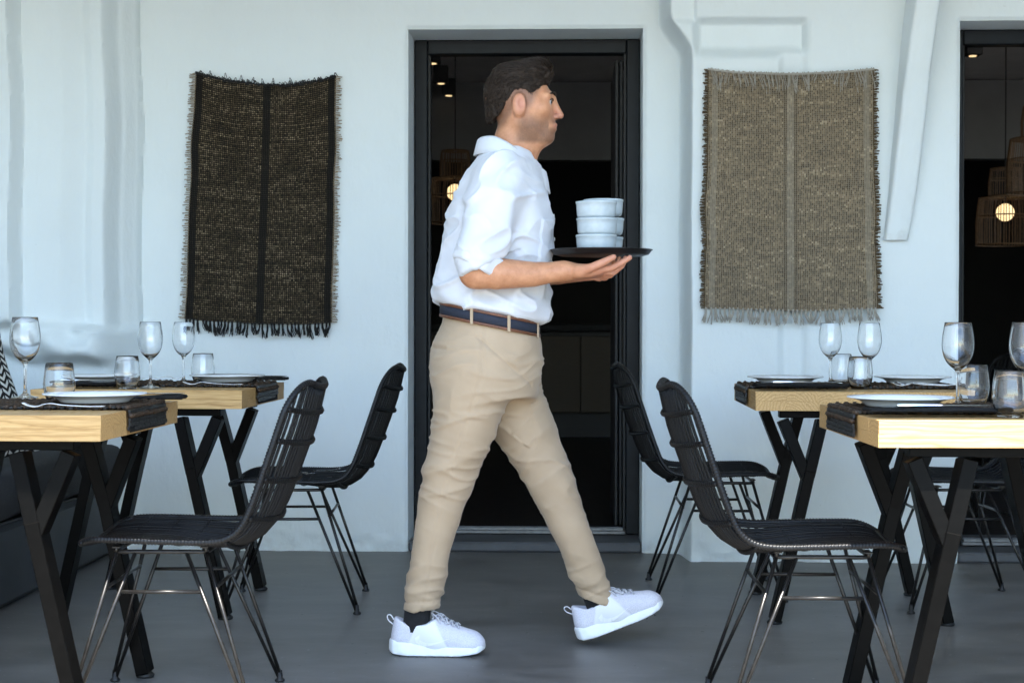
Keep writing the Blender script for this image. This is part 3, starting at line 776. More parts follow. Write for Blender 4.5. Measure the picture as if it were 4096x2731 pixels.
place_mat('RN', -1, .03, 'dark woven place mat draped over the end of the sunlit table', .52, 4)
place_mat('RF', -1, .03, 'dark woven place mat draped towards the pillar on the end grain table', .33, 5)
place_mat('RF', 1, .03, 'dark woven place mat at the doorway end of the end grain table', .33, 6)

# ------------------------------------------------------------------ tableware
def plate_mesh():
    pr = [(0, .004), (.070, .004), (.078, .002), (.082, .0), (.086, .001), (.090, .006), (.100, .0135), (.118, .0185), (.1305, .0205), (.1315, .0222), (.130, .0238), (.117, .0222), (.100, .0178), (.091, .0105), (.084, .0075), (.060, .0068), (0, .0068)]
    mb = MB(); mb.lathe(pr, 64); return mb.mesh('dinner_plate', M['china'], True)
def wine_mesh():
    o = [(0, 0), (.034, 0), (.0352, .0012), (.034, .0028), (.022, .0055), (.009, .011), (.0050, .022), (.0044, .045), (.0042, .070), (.0046, .085), (.0075, .095), (.0155, .103), (.0275, .115), (.0365, .133), (.0408, .153), (.0412, .168), (.0395, .186), (.0365, .204), (.0340, .2195), (.0335, .2205), (.0329, .2195)]
    i = [(.0354, .204), (.0384, .186), (.0401, .168), (.0396, .153), (.0353, .1345), (.0262, .1172), (.0140, .1068), (.006, .1035), (0, .1030)]
    mb = MB(); mb.lathe(cr(o, 3).tolist()[:-1]+[o[-1]]+cr(i, 3).tolist(), 48); 
    me = mb.mesh('wine_glass', M['glass'], True); return me
def tumbler_mesh():
    o = [(0, 0), (.026, .0), (.0295, .003), (.0345, .013), (.0398, .030), (.0420, .046), (.0415, .062), (.0390, .084), (.0356, .1065), (.0350, .1078), (.0343, .1065)]
    i = [(.0377, .084), (.0402, .062), (.0406, .046), (.0384, .031), (.0328, .016), (.027, .0095), (.015, .0085), (0, .0085)]
    mb = MB(); mb.lathe(cr(o, 3).tolist()+cr(i, 3).tolist(), 48); return mb.mesh('tumbler', M['glass'], True)
def clean_prof(): pass
PLATE, WINE, TUMB = plate_mesh(), wine_mesh(), tumbler_mesh()
def put(name, me, x, y, z, label, cat, group, rz=0.0):
    o = link(name, me, None, (x, y, z), (0, 0, rz)); tag(o, label, cat, group); return o
MZ = TZ+.0135     # top of a place mat
for x, y, l in ((-1.074, 3.95, 'white plate on the table nearest the bench viewer side'), (-1.000, 5.385, 'white plate beside the chair under the black rug'), (-1.432, 5.35, 'white plate at the bench end of the table below the black rug'),
                (.968, 3.82, 'white plate on the sunlit table'), (.948, 5.32, 'white plate above the napkin on the end grain table'), (1.392, 5.33, 'white plate behind two crossed forks on the end grain table')):
    put('dinner_plate', PLATE, x, y, MZ, l, 'plate', 'white dinner plates')
for x, y, l in ((-1.330, 4.19, 'wine glass on the table nearest the bench'), (-1.205, 5.11, 'wine glass nearer the viewer on the table below the black rug'), (-1.199, 5.60, 'wine glass overlapping the black rug tassels'),
                (1.163, 4.00, 'wine glass standing in front of a tumbler on the sunlit table'), (1.252, 3.73, 'wine glass cut off by the picture edge on the sunlit table'),
                (1.133, 5.46, 'wine glass further from the viewer below the beige rug'), (1.214, 5.21, 'wine glass directly behind the tumbler below the beige rug')):
    put('wine_glass', WINE, x, y, TZ+(.012 if y in (4.19, ) else .001), l, 'wine glass', 'empty wine glasses')
for x, y, l in ((-1.222, 4.14, 'stemless tumbler behind the plate nearest the bench'), (-1.268, 5.055, 'stemless tumbler in front of the wine glass below the black rug'), (-1.108, 5.50, 'pale stemless tumbler behind the plate below the black rug'),
                (1.229, 4.085, 'stemless tumbler behind the wine glass on the sunlit table'), (1.158, 3.56, 'large looking stemless tumbler near the sunlit table edge'),
                (1.193, 5.555, 'pale stemless tumbler behind the further wine glass below the beige rug'), (1.163, 5.125, 'stemless tumbler at the end grain table edge')):
    put('tumbler', TUMB, x, y, TZ+.001, l, 'tumbler', 'stemless glass tumblers')
def fork_mesh():
    mb = MB(); L = .20
    pth = cr([(-.100, 0, .004), (-.06, 0, .0035), (.0, 0, .0065), (.030, 0, .0105), (.048, 0, .0085), (.058, 0, .0045)], 8)
    n = len(pth); w = np.interp(pth[:, 0], [-.1, -.09, -.04, .01, .03, .043, .058], [.0055, .0072, .0048, .0028, .0034, .0085, .0108])
    V = []; F = []
    for i, p in enumerate(pth):
        h = .0013 if p[0] < .03 else .0010
        for (a, b) in ((-1, -.4), (-.7, 1), (.7, 1), (1, -.4), (.7, -1), (-.7, -1)): V.append((p[0], a*w[i], p[2]+b*h))
        if i:
            for k in range(6):
                q = (k+1) % 6; F.append(((i-1)*6+k, (i-1)*6+q, i*6+q, i*6+k))
    F.append(tuple(range(6))[::-1]); F.append(tuple((n-1)*6+k for k in range(6)))
    mb.add(V, [f[::-1] for f in F])
    for k in range(4):
        y = (-1.5+k)*.0062
        mb.tube(cr([(.054, y, .0052), (.070, y, .0030), (.088, y, .0072), (.100, y, .0130)], 5), [.0017]*10+[.0015]*4+[.0011, .0006], 6)
    return mb.mesh('fork', M['cutlery'], True)
def knife_mesh():
    mb = MB(); xs = [-.112, -.108, -.09, -.03, -.004, .0, .02, .07, .10, .112]; w = [.002, .006, .0075, .0062, .0062, .0082, .0095, .0098, .0075, .001]; h = [.002, .0035, .0040, .0032, .0030, .0016, .0013, .0012, .0010, .0008]
    V = []; F = []
    for i, x in enumerate(xs):
        for (a, b) in ((-1, 0), (-.75, 1), (.75, 1), (1, 0), (.75, -1), (-.75, -1)): V.append((x, a*w[i], .004+b*h[i]))
        if i:
            for k in range(6):
                q = (k+1) % 6; F.append(((i-1)*6+k, i*6+k, i*6+q, (i-1)*6+q))
    F.append(tuple(range(6))); F.append(tuple((len(xs)-1)*6+k for k in range(6))[::-1])
    mb.add(V, F); return sharp(mb.mesh('knife', M['cutlery'], True), 50)
def napkin_mesh(L, seed):
    rng = np.random.RandomState(seed); n = 30; m = 10; V = []; F = []; top = []; 
    for side in (1, -1):
        for i in range(n+1):
            for j in range(m+1):
                x = -L/2+L*i/n; y = -.05+.1*j/m; e = min(j, m-j)/m*2; ex = min(i, n-i)/n*10
                z = .0065+(.0052*min(1, e*4+.15) if side > 0 else -.0052*min(1, e*4+.15))+.003*math.sin(x*26+y*30+seed)*(side > 0)*min(1, ex)
                V.append((x+.004*math.sin(y*60+seed), y+.003*math.sin(x*20+seed), max(z, .0005)))
    N = (n+1)*(m+1); q = m+1
    for i in range(n):
        for j in range(m): f = (i*q+j, (i+1)*q+j, (i+1)*q+j+1, i*q+j+1); F.append(f); F.append(tuple(N+a for a in f[::-1]))
    rim = [(i*q, (i+1)*q) for i in range(n)]+[((i+1)*q+m, i*q+m) for i in range(n)]+[(j+1, j) for j in range(m)]+[(n*q+j, n*q+j+1) for j in range(m)]
    for a, b in rim: F.append((b, a, a+N, b+N))
    mb = MB(); mb.add(V, F); return mb.mesh('napkin', M['napkin'], True)
FORK, KNIFE = fork_mesh(), knife_mesh()
put('fork', FORK, -1.092, 3.735, MZ-.003, 'steel fork in front of the plate nearest the bench', 'fork', 'steel forks', math.pi+.03)
put('fork', FORK, -.992, 5.085, TZ+.012, 'steel fork on the table edge below the black rug', 'fork', 'steel forks', math.pi-.05)
put('fork', FORK, 1.355, 5.075, TZ+.012, 'steel fork nearer the edge of the crossed pair on end grain table', 'fork', 'steel forks', math.pi+.02)
put('fork', FORK, 1.385, 5.120, TZ+.0125, 'steel fork under the right plate, further of the crossed pair', 'fork', 'steel forks', math.pi-.12)
put('fork', FORK, -1.30, 5.62, TZ+.012, 'steel fork behind the bench end plate', 'fork', 'steel forks', .2)
o = put('fork', FORK, -.668, 5.40, .452, 'steel fork lying on the seat of the chair under the black rug', 'fork', 'steel forks', math.pi-.9); o.rotation_euler = (0, R(10), math.pi-.75)
def setting(x, y, rz, L, seed, ln, lk, z=MZ-.004):
    put('napkin', napkin_mesh(L, seed), x, y, z, ln, 'napkin', 'black linen napkins', rz)
    put('knife', KNIFE, x+.012*math.cos(rz), y-.004+.012*math.sin(rz), z+.0125, lk, 'knife', 'steel table knives', rz+.02)
setting(1.000, 3.600, .02, .33, 1, 'black folded napkin under the knife on the sunlit table', 'steel knife on a napkin on the sunlit table')
setting(.955, 5.055, -.03, .30, 2, 'black folded napkin under the knife on the end grain table', 'steel knife on a napkin on the end grain table')
setting(-1.42, 5.13, -.02, .27, 3, 'black folded napkin at the bench end of the table below the black rug', 'steel knife at the bench end of the table below the black rug')
setting(-1.015, 4.175, .02, .24, 4, 'black folded napkin behind the plate nearest the bench', 'steel knife behind the plate nearest the bench')
setting(-.945, 5.60, .02, .24, 5, 'black folded napkin behind the plate beside the black rug chair', 'steel knife behind the plate beside the black rug chair')

# ------------------------------------------------------------------ inside the room
M['cane'] = simple('pendant_cane', (.09, .048, .020), .6, 0, 60, .4)
M['bulb'] = (lambda k: k.P(col=(.9, .8, .6), emit=(1.0, .70, .34), es=.27).m)(NT('lit_globe'))
def pendant(label, X, Y, zb, group='cane pendant lamps'):
    t = empty('pendant_lamp', (X, Y, 0), 0); tag(t, label, 'lamp', group)
    mb = MB(); mb.sphere((0, 0, zb), .052, 20, 14); mb.obj('globe', M['bulb'], t, smooth=True)
    mb = MB(); mb.tube([(0, 0, zb+.05), (0, 0, 2.73)], .004, 6); mb.lathe([(0, .0), (.03, .005), (.035, .03), (.03, .09), (0, .09)], 12, (0, 0, 2.64)); mb.obj('cord', M['black'], t)
    for (nm, r0, r1, z0, z1, n) in (('lower_shade', .165, .150, zb-.19, zb+.085, 62), ('upper_shade', .095, .085, zb+.095, zb+.255, 40)):
        mb = MB()
        for i in range(n):
            a = 2*math.pi*(i+random.uniform(-.25, .25))/n; c, s = math.cos(a), math.sin(a)
            mb.tube([(r0*c, r0*s, z0), (r0*1.01*c, r0*1.01*s, (z0+z1)/2), (r1*c, r1*s, z1)], .0024, 4)
        for z in (z0, z0+(z1-z0)*.62, z1):
            r = r0+(r1-r0)*(z-z0)/(z1-z0); mb.tube([(r*math.cos(2*math.pi*i/40), r*math.sin(2*math.pi*i/40), z) for i in range(40)], .004, 5, closed=True)
        for i in range(16):
            a = 2*math.pi*i/16; mb.tube([(.02*math.cos(a), .02*math.sin(a), z1), (r1*math.cos(a), r1*math.sin(a), z1)], .003, 4)
        mb.obj(nm, M['cane'], t)
pendant('two tier cane pendant lamp glowing behind the waiter shoulder', -.353, 9.5, 1.79)
pendant('two tier cane pendant lamp glowing in the doorway at the picture edge', 2.89, 9.0, 1.635)
pendant('larger cane pendant lamp cut off by the picture edge', 2.70, 7.85, 1.84)
M['spot_glow'] = (lambda k: k.P(col=(.9, .8, .6), emit=(1.0, .70, .36), es=.22).m)(NT('spot_lens'))
def spot(X, Y, label):
    t = empty('ceiling_spot', (X, Y, 2.73), 0); tag(t, label, 'ceiling light', 'black cube ceiling lights')
    mb = MB(); mb.lathe([(.048, -.12), (.05, -.119), (.05, 0), (0, 0)], 4); 
    mb = MB(); mb.box((0, 0, -.06), (.095, .095, .118), bev=.004); mb.obj('housing', M['black'], t)
    mb = MB(); mb.lathe([(0, -.1235), (.022, -.1235), (.024, -.1195), (0, -.1195)], 14); mb.obj('lens', M['spot_glow'], t)
spot(-.500, 9.65, 'black cube ceiling light beside the door jamb, largest of three')
spot(-.485, 10.45, 'black cube ceiling light in the middle of three above the pendant')
spot(-.455, 11.1-.1, 'black cube ceiling light lowest of three above the pendant')
spot(2.80, 9.35, 'black cube ceiling light in the doorway at the picture edge')
def counter():
    t = empty('bar_counter', W(.6, 6.3, .05), TH); tag(t, 'dark bar counter with wooden front panels inside the room', 'counter')
    for i in range(7):
        mb = MB(); mb.box((-1.62+i*.54, -.3, .52), (.535, .03, .62), bev=.003); mb.obj('front_panel', M['counter'], t, rot=(0, 0, 0))
    mb = MB(); mb.box((0, 0, .9), (3.9, .68, .05), bev=.006); mb.obj('worktop', M['interior_dark'], t)
    mb = MB(); mb.box((0, .05, .43), (3.78, .5, .86)); mb.obj('carcass', M['black'], t)
counter()

# ------------------------------------------------------------------ the waiter: implicit surfaces turned into meshes
class Field:
    def __init__(s, lo, hi, h):
        s.lo = np.array(lo, np.float32); s.h = h; s.n = np.ceil((np.array(hi)-np.array(lo))/h).astype(int)+1
        s.F = np.ones(s.n, np.float32)
        s.ax = [s.lo[i]+h*np.arange(s.n[i], dtype=np.float32) for i in range(3)]
    def sl(s, lo, hi):
        r = []
        for i in range(3):
            a = int(np.clip(np.floor((lo[i]-s.lo[i])/s.h), 0, s.n[i])); b = int(np.clip(np.ceil((hi[i]-s.lo[i])/s.h)+1, 0, s.n[i])); r.append(slice(a, b))
        return tuple(r)
    def grid(s, q): return s.ax[0][q[0]][:, None, None], s.ax[1][q[1]][None, :, None], s.ax[2][q[2]][None, None, :]
    def put(s, fn, lo, hi, k=.02, sub=False):
        m = k+.02; q = s.sl(np.array(lo)-m, np.array(hi)+m)
        x, y, z = s.grid(q)
        if 0 in (x.size, y.size, z.size): return
        d = np.broadcast_to(fn(x, y, z), (x.size, y.size, z.size)); F = s.F[q]
        if sub: d = -d; h = np.maximum(k-abs(F-d), 0)/k; s.F[q] = np.maximum(F, d)+h*h*k/4
        else: h = np.maximum(k-abs(F-d), 0)/k; s.F[q] = np.minimum(F, d)-h*h*k/4
    def rc(s, a, b, ra, rb, k=.02, sub=False):
        a = np.array(a, float); b = np.array(b, float); ba = b-a; L2 = ba@ba
        def fn(x, y, z):
            t = np.clip(((x-a[0])*ba[0]+(y-a[1])*ba[1]+(z-a[2])*ba[2])/L2, 0, 1)
            return np.sqrt((x-a[0]-t*ba[0])**2+(y-a[1]-t*ba[1])**2+(z-a[2]-t*ba[2])**2)-(ra+(rb-ra)*t)
        r = max(ra, rb); s.put(fn, np.minimum(a, b)-r, np.maximum(a, b)+r, k, sub)
    def chain(s, P, rr, k=.02):
        P = np.array(P, float); rr = np.array(rr, float)
        def fn(x, y, z):
            best = None
            for i in range(len(P)-1):
                a, b = P[i], P[i+1]; ba = b-a; t = np.clip(((x-a[0])*ba[0]+(y-a[1])*ba[1]+(z-a[2])*ba[2])/(ba@ba), 0, 1)
                d = np.sqrt((x-a[0]-t*ba[0])**2+(y-a[1]-t*ba[1])**2+(z-a[2]-t*ba[2])**2)-(rr[i]+(rr[i+1]-rr[i])*t)
                best = d if best is None else np.minimum(best, d)
            return best
        s.put(fn, (P-rr[:, None]).min(0), (P+rr[:, None]).max(0), k)
    def ell(s, c, r, k=.02, sub=False):
        c = np.array(c, float); r = np.array([r]*3 if np.isscalar(r) else r, float)
        def fn(x, y, z):
            p = (x-c[0])/r[0]; q = (y-c[1])/r[1]; w = (z-c[2])/r[2]
            k0 = np.sqrt(p*p+q*q+w*w)+1e-9; k1 = np.sqrt((p/r[0])**2+(q/r[1])**2+(w/r[2])**2)+1e-9
            return k0*(k0-1)/k1
        s.put(fn, c-r, c+r, k, sub)
    def prof(s, rows, k=.02, grow=0.0):
        """stack of ellipses: (z, front x, back x, half width)"""
        rows = sorted(rows); Z = [r[0] for r in rows]
        def fn(x, y, z):
            zz = z.ravel(); f = np.interp(zz, Z, [r[1] for r in rows]); b = np.interp(zz, Z, [r[2] for r in rows]); w = np.interp(zz, Z, [r[3] for r in rows])+grow
            cx = ((f+b)/2)[None, None, :]; a = ((f-b)/2+grow)[None, None, :]; w = w[None, None, :]
            d = ((np.abs((x-cx)/a)**2.3+np.abs(y/w)**2.3)**(1/2.3)-1)*np.minimum(a, w)
            return np.maximum(d, np.maximum(Z[0]-z, z-Z[-1]))
        s.put(fn, (min(r[2] for r in rows), -max(r[3] for r in rows), Z[0]), (max(r[1] for r in rows), max(r[3] for r in rows), Z[-1]), k)
    def cut(s, fn):
        x, y, z = s.grid((slice(None),)*3); s.F = np.maximum(s.F, np.broadcast_to(fn(x, y, z), s.F.shape)).astype(np.float32)
    def mesh(s, smooth=1):
        F = s.F; I = F < 0; n = F.shape
        c = np.zeros(tuple(k-1 for k in n), np.int8)
        cor = [(i, j, k) for i in (0, 1) for j in (0, 1) for k in (0, 1)]
        for i, j, k in cor: c += I[i:n[0]-1+i, j:n[1]-1+j, k:n[2]-1+k]
        A = np.argwhere((c > 0) & (c < 8)); idx = -np.ones(c.shape, np.int32); idx[A[:, 0], A[:, 1], A[:, 2]] = np.arange(len(A))
        val = np.stack([F[A[:, 0]+i, A[:, 1]+j, A[:, 2]+k] for i, j, k in cor], 1)
        acc = np.zeros((len(A), 3)); cnt = np.zeros(len(A))
        for p in range(8):
            for ax, st in ((0, 4), (1, 2), (2, 1)):
                if cor[p][ax]: continue
                a, b = val[:, p], val[:, p+st]; m = (a < 0) != (b < 0)
                t = np.where(m, a/np.where(m, a-b, 1), 0); P = np.tile(np.array(cor[p], float), (len(A), 1)); P[:, ax] += t
                acc[m] += P[m]; cnt[m] += 1
        V = s.lo+s.h*(A+acc/cnt[:, None]); Q = []
        for ax in range(3):
            u, v = [(1, 2), (2, 0), (0, 1)][ax]
            s0 = [slice(None)]*3; s1 = [slice(None)]*3; s0[ax] = slice(0, -1); s1[ax] = slice(1, None)
            E = np.argwhere(I[tuple(s0)] != I[tuple(s1)])
            E = E[(E[:, u] > 0) & (E[:, v] > 0) & (E[:, u] < n[u]-1) & (E[:, v] < n[v]-1)]
            ins = I[E[:, 0], E[:, 1], E[:, 2]]
            def cell(du, dv): w = E.copy(); w[:, u] -= du; w[:, v] -= dv; return idx[w[:, 0], w[:, 1], w[:, 2]]
            q = np.stack([cell(1, 1), cell(0, 1), cell(0, 0), cell(1, 0)], 1); q[~ins] = q[~ins][:, ::-1]; Q.append(q)
        Q = np.concatenate(Q); Q = Q[(Q >= 0).all(1)]
        for _ in range(smooth):
            S = np.zeros_like(V); C = np.zeros(len(V))
            for a, b in ((0, 1), (1, 2), (2, 3), (3, 0)):
                np.add.at(S, Q[:, a], V[Q[:, b]]); np.add.at(C, Q[:, a], 1); np.add.at(S, Q[:, b], V[Q[:, a]]); np.add.at(C, Q[:, b], 1)
            V = V*.5+.5*S/np.maximum(C, 1)[:, None]
        return V, Q
def normals(V, Q):
    nf = np.cross(V[Q[:, 2]]-V[Q[:, 0]], V[Q[:, 3]]-V[Q[:, 1]]); N = np.zeros_like(V)
    for k in range(4): np.add.at(N, Q[:, k], nf)
    return N/(np.linalg.norm(N, axis=1)[:, None]+1e-12)
def sdf_obj(name, V, Q, mat, parent=None, loc=(0, 0, 0), attr=None):
    me = bpy.data.meshes.new(name); me.from_pydata(V.tolist(), [], Q.tolist()); me.materials.append(mat)
    me.polygons.foreach_set('use_smooth', [True]*len(me.polygons))
    if attr is not None:
        for k, a in attr.items(): me.attributes.new(k, 'FLOAT', 'POINT').data.foreach_set('value', a.astype(np.float32))
    me.update(); return link(name, me, parent, loc)
def skin_mat():
    k = NT('skin'); c = k.co(); at = k.n('ShaderNodeAttribute', attribute_name='stubble').outputs['Fac']; rd = k.n('ShaderNodeAttribute', attribute_name='red').outputs['Fac']
    n = k.noise(c, 34, 5, .65); col = k.ramp(n, [(.3, (.43, .185, .090)), (.7, (.60, .295, .160))])
    col = k.mix(k.math('MULTIPLY', rd, .55), col, (.50, .20, .15))
    st = k.math('MULTIPLY', at, k.math('MULTIPLY_ADD', k.noise(c, 420, 2), .7, .45))
    col = k.mix(st, col, (.070, .042, .030))
    k.P(col=col, rough=.48, spec=.4, sss=.12, nrm=k.bump(k.noise(c, 260, 3), .12, .001)); k.b.inputs['Subsurface Radius'].default_value = (.010, .004, .002); return k.m
def cloth_mat(name, a, b, scale=900, bump=.25):
    k = NT(name); c = k.co(); n = k.noise(c, 7, 4); f = k.noise(c, scale, 2); w = k.n('ShaderNodeTexNoise', {'Vector': k.mapp(c, (1.0, 1.0, 2.2), (0, 0, 0), (0, .5, 0)), 'Scale': 7.0, 'Detail': 3.0, 'Roughness': .5, 'Distortion': .6}, noise_type='RIDGED_MULTIFRACTAL').outputs[0]
    k.P(col=k.ramp(n, [(.3, a), (.7, b)]), rough=.88, spec=.2, sheen=.15, nrm=k.bump(k.math('ADD', k.math('MULTIPLY', f, .08), w), bump, .006)); return k.m
M['skin'] = skin_mat()
M['shirt'] = cloth_mat('white_shirt_cotton', (.62, .63, .66), (.67, .68, .71), 900, .36)
M['chino'] = cloth_mat('khaki_cotton', (.395, .290, .190), (.455, .340, .228), 900, .28)
M['hair'] = (lambda k: k.P(col=k.ramp(k.noise(k.mapp(k.co(), (60, 220, 160)), 1, 3), [(.3, (.008, .005, .0035)), (.7, (.032, .020, .012))]), rough=.55, spec=.18, nrm=k.bump(k.noise(k.mapp(k.co(), (50, 260, 200)), 1, 3), .8, .004)).m)(NT('dark_brown_hair'))
M['shoe'] = cloth_mat('white_mesh_upper', (.70, .70, .74), (.76, .76, .79), 1400, .10)
def shoe_mat():
    k = NT('white_knit_upper'); c = k.co(); at = k.n('ShaderNodeAttribute', attribute_name='mesh').outputs['Fac']
    w = k.n('ShaderNodeTexVoronoi', {'Vector': c, 'Scale': 330.0}).outputs['Distance']
    k.P(col=k.mix(at, (.78, .78, .80), k.ramp(w, [(.0, (.50, .49, .56)), (.6, (.66, .65, .71))])), rough=.75, spec=.25, nrm=k.bump(k.math('MULTIPLY', w, at), .5, .001)); return k.m
M['shoe_upper'] = shoe_mat()
M['sole'] = simple('white_rubber', (.80, .82, .84), .5, 0, 30, .05)
M['lace'] = simple('grey_white_lace', (.52, .52, .56), .8)
M['swoosh'] = simple('white_logo_film', (.90, .90, .90), .25)
M['sock'] = simple('black_sock', (.008, .008, .009), .95, 0, 60, .3, .3, 700, .001)
M['navy'] = simple('navy_webbing', (.012, .016, .030), .8, 0, 200, .3, .3, 800, .001)
M['leather'] = simple('brown_leather', (.13, .048, .022), .45, 0, 60, .3, .2, 300, .001)
M['eye'] = simple('eye_white', (.42, .38, .36), .2); M['iris'] = simple('iris', (.03, .018, .01), .1)
PY = 4.60
HC = np.array((.026, 0, 1.632))
def waiter():
    # ---- body: head, neck, trunk, arms with hands, legs: one skin
    f = Field((-.34, -.31, .10), (.42, .31, 1.78), .0037); A = lambda p: np.array(p)+HC
    f.ell(A((-.014, 0, .028)), (.097, .076, .084), .01); f.ell(A((.030, 0, -.030)), (.068, .062, .084), .03)
    f.ell(A((.0745, 0, -.098)), (.0265, .027, .0220), .025)
    for s in (-1, 1):
        f.rc(A((-.005, s*.050, -.055)), A((.060, s*.018, -.099)), .021, .018, .025)
        f.ell(A((.060, s*.044, -.018)), .022, .03); f.rc(A((.090, s*.012, .022)), A((.076, s*.045, .020)), .011, .011, .018)
    f.ell(A((.078, 0, -.064)), (.022, .034, .028), .02)
    f.rc(A((.0965, 0, .014)), A((.1165, 0, -.029)), .0082, .0098, .013); f.ell(A((.1165, 0, -.0325)), (.0118, .0115, .0100), .006)
    for s in (-1, 1): f.ell(A((.1045, s*.0115, -.0370)), .0080, .006)
    f.ell(A((.0960, 0, -.0605)), (.0135, .023, .0078), .005); f.ell(A((.0940, 0, -.0735)), (.0135, .020, .0085), .005)
    for s in (-1, 1):
        f.ell(A((.101, s*.032, .004)), .0155, .010, True)
        f.ell(A((-.006, s*.078, -.010)), (.021, .0115, .034), .008); f.ell(A((.001, s*.091, -.006)), (.0115, .0095, .019), .004, True); f.ell(A((-.006, s*.074, -.03)), (.013, .012, .014), .01)
    for s in (-1, 1):
        f.rc(A((.0905, s*.019, .0125)), A((.0835, s*.045, .0110)), .0040, .0036, .003); f.rc(A((.0890, s*.020, -.0070)), A((.0830, s*.044, -.0045)), .0036, .0032, .003)
    f.rc(A((-.050, 0, -.21)), A((-.012, 0, -.07)), .068, .056, .03); f.rc(A((.010, 0, -.17)), A((.035, 0, -.10)), .035, .030, .03)
    f.prof([(1.47, .04, -.10, .09), (1.43, .055, -.125, .17), (1.36, .08, -.16, .17), (1.2, .09, -.20, .155), (1.05, .05, -.18, .135), (.9, .05, -.19, .14), (.80, .04, -.18, .14)], .03)
    for (h, k, an) in (((-.10, -.085, .83), (-.197, -.075, .50), (-.285, -.07, .10)), ((-.03, .085, .83), (.122, .08, .485), (.246, .08, .16))):
        f.chain([h, k, an], [.075, .046, .033], .03)
    # right arm and hand under the tray
    sh, el, wr = (-.035, -.175, 1.395), (-.105, -.232, 1.122), (.150, -.200, 1.128)
    f.chain([sh, (-.075, -.215, 1.25), el], [.055, .048, .041], .03); f.chain([el, (-.045, -.232, 1.119), (.06, -.213, 1.118), wr], [.041, .0455, .036, .0255], .025)
    f.rc((.140, -.206, 1.127), (.150, -.186, 1.126), .024, .022, .02)
    def hand(m, dy, dz, wr):
        kn = [(.245, -.215, 1.130), (.250, -.193, 1.127), (.246, -.171, 1.124), (.236, -.150, 1.122)]
        fi = [[(.285, -.219, 1.137), (.314, -.220, 1.152), (.336, -.219, 1.166)], [(.290, -.194, 1.124), (.315, -.192, 1.143), (.326, -.190, 1.166)],
              [(.282, -.168, 1.117), (.304, -.165, 1.138), (.310, -.163, 1.165)], [(.264, -.143, 1.113), (.281, -.139, 1.132), (.284, -.137, 1.161)]]
        T = lambda p: (p[0], (p[1]*m+dy), p[2]+dz)
        for i in range(4):
            f.rc(wr, T(kn[i]), .020, .0145, .014); f.chain([T(kn[i])]+[T(p) for p in fi[i]], [.0112, .0098, .0088, .0078] if i < 3 else [.0098, .0086, .0078, .0070], .005)
        f.ell(T((.205, -.222, 1.127)), (.034, .016, .018), .015)
        f.chain([T((.190, -.222, 1.126)), T((.226, -.246, 1.137)), T((.262, -.252, 1.153)), T((.288, -.247, 1.166))], [.017, .0125, .0108, .0088], .008)
    hand(1, 0, 0, wr)
    sl_, el_, wl = (-.03, .175, 1.395), (-.06, .235, 1.13), (.140, .105, 1.126)
    f.chain([sl_, el_], [.055, .042], .03); f.chain([el_, (.03, .19, 1.12), wl], [.042, .043, .026], .025)
    hand(-1, -.11, -.0005, wl)
    V, Q = f.mesh(1)
    p = V-HC; st = sstep(-.020, -.070, p[:, 2])*sstep(-.030, .006, p[:, 0])*sstep(-.125, -.110, p[:, 2])
    st = st*(1-np.exp(-((p[:, 2]+.066)/.011)**2)*(p[:, 0] > .082)*.9)*(np.abs(p[:, 1]) < .075)*(V[:, 2] > 1.48)
    st = np.maximum(st, .8*sstep(-.044, -.050, p[:, 2])*sstep(-.060, -.054, p[:, 2])*(p[:, 0] > .07)*(np.abs(p[:, 1]) < .028))
    scalp = sstep(-.03, .03, p[:, 2]-np.interp(p[:, 0], [-.2, -.085, -.05, -.030, -.022, .008, .016, .030, .064, .085, .2], [-.085, -.082, -.060, -.035, .010, .012, -.020, -.005, .062, .080, .1]))
    st = np.maximum(st, 1.25*scalp*(np.linalg.norm(p, axis=1) < .16)*(np.abs(p[:, 1]) < .082))
    rd = np.exp(-((p[:, 0]-.11)/.02)**2-((p[:, 2]+.033)/.018)**2)+np.exp(-((p[:, 0]+.0)/.022)**2-((p[:, 2]+.008)/.03)**2)*(np.abs(p[:, 1]) > .068)+.7*sstep(.15, .25, V[:, 0])*(V[:, 2] < 1.3)
    rd += .9*np.exp(-((p[:, 2]+.066)/.010)**2)*(p[:, 0] > .088)*(np.abs(p[:, 1]) < .026)
    body = sdf_obj('person', V, Q, M['skin'], None, (0, PY, 0), {'stubble': np.clip(st, 0, 1)*.78, 'red': np.clip(rd, 0, 1)})
    tag(body, 'person in white shirt and khaki trousers striding past the doorway with a tray', 'person')
    for s in (-1, 1):
        mb = MB(); mb.sphere(A((.0800, s*.0330, .0030)), .0130, 16, 10); e = mb.obj('eye', M['eye'], body, smooth=True)
        mb = MB(); mb.sphere(A((.0872, s*.0365, .0025)), (.0066, .0066, .0066), 12, 8); mb.obj('iris', M['iris'], e, smooth=True)
        mb = MB(); mb.tube(cr([A((.0955, s*.020, .0085)), A((.0945, s*.034, .0125)), A((.084, s*.0475, .0075))], 5), .0016, 5); mb.obj('eyelash', M['hair'], body)
        mb = MB(); mb.tube(cr([A((.1015, s*.012, .026)), A((.0985, s*.030, .031)), A((.084, s*.049, .026))], 6), [.003, .0045, .0052, .0055, .0055, .0055, .0052, .005, .0046, .004, .0034, .0026, .0015], 6, flat=.8); mb.obj('eyebrow', M['hair'], body, smooth=True)
    # ---- hair
    h = Field((-.13, -.11, 1.50), (.17, .11, 1.80), .004)
    h.ell(A((-.0145, 0, .032)), (.0975, .0785, .0850), .01); h.ell(A((.046, 0, .096)), (.050, .050, .033), .03); h.ell(A((-.012, 0, .088)), (.062, .056, .026), .03); h.ell(A((-.05, 0, -.03)), (.056, .056, .058), .02)
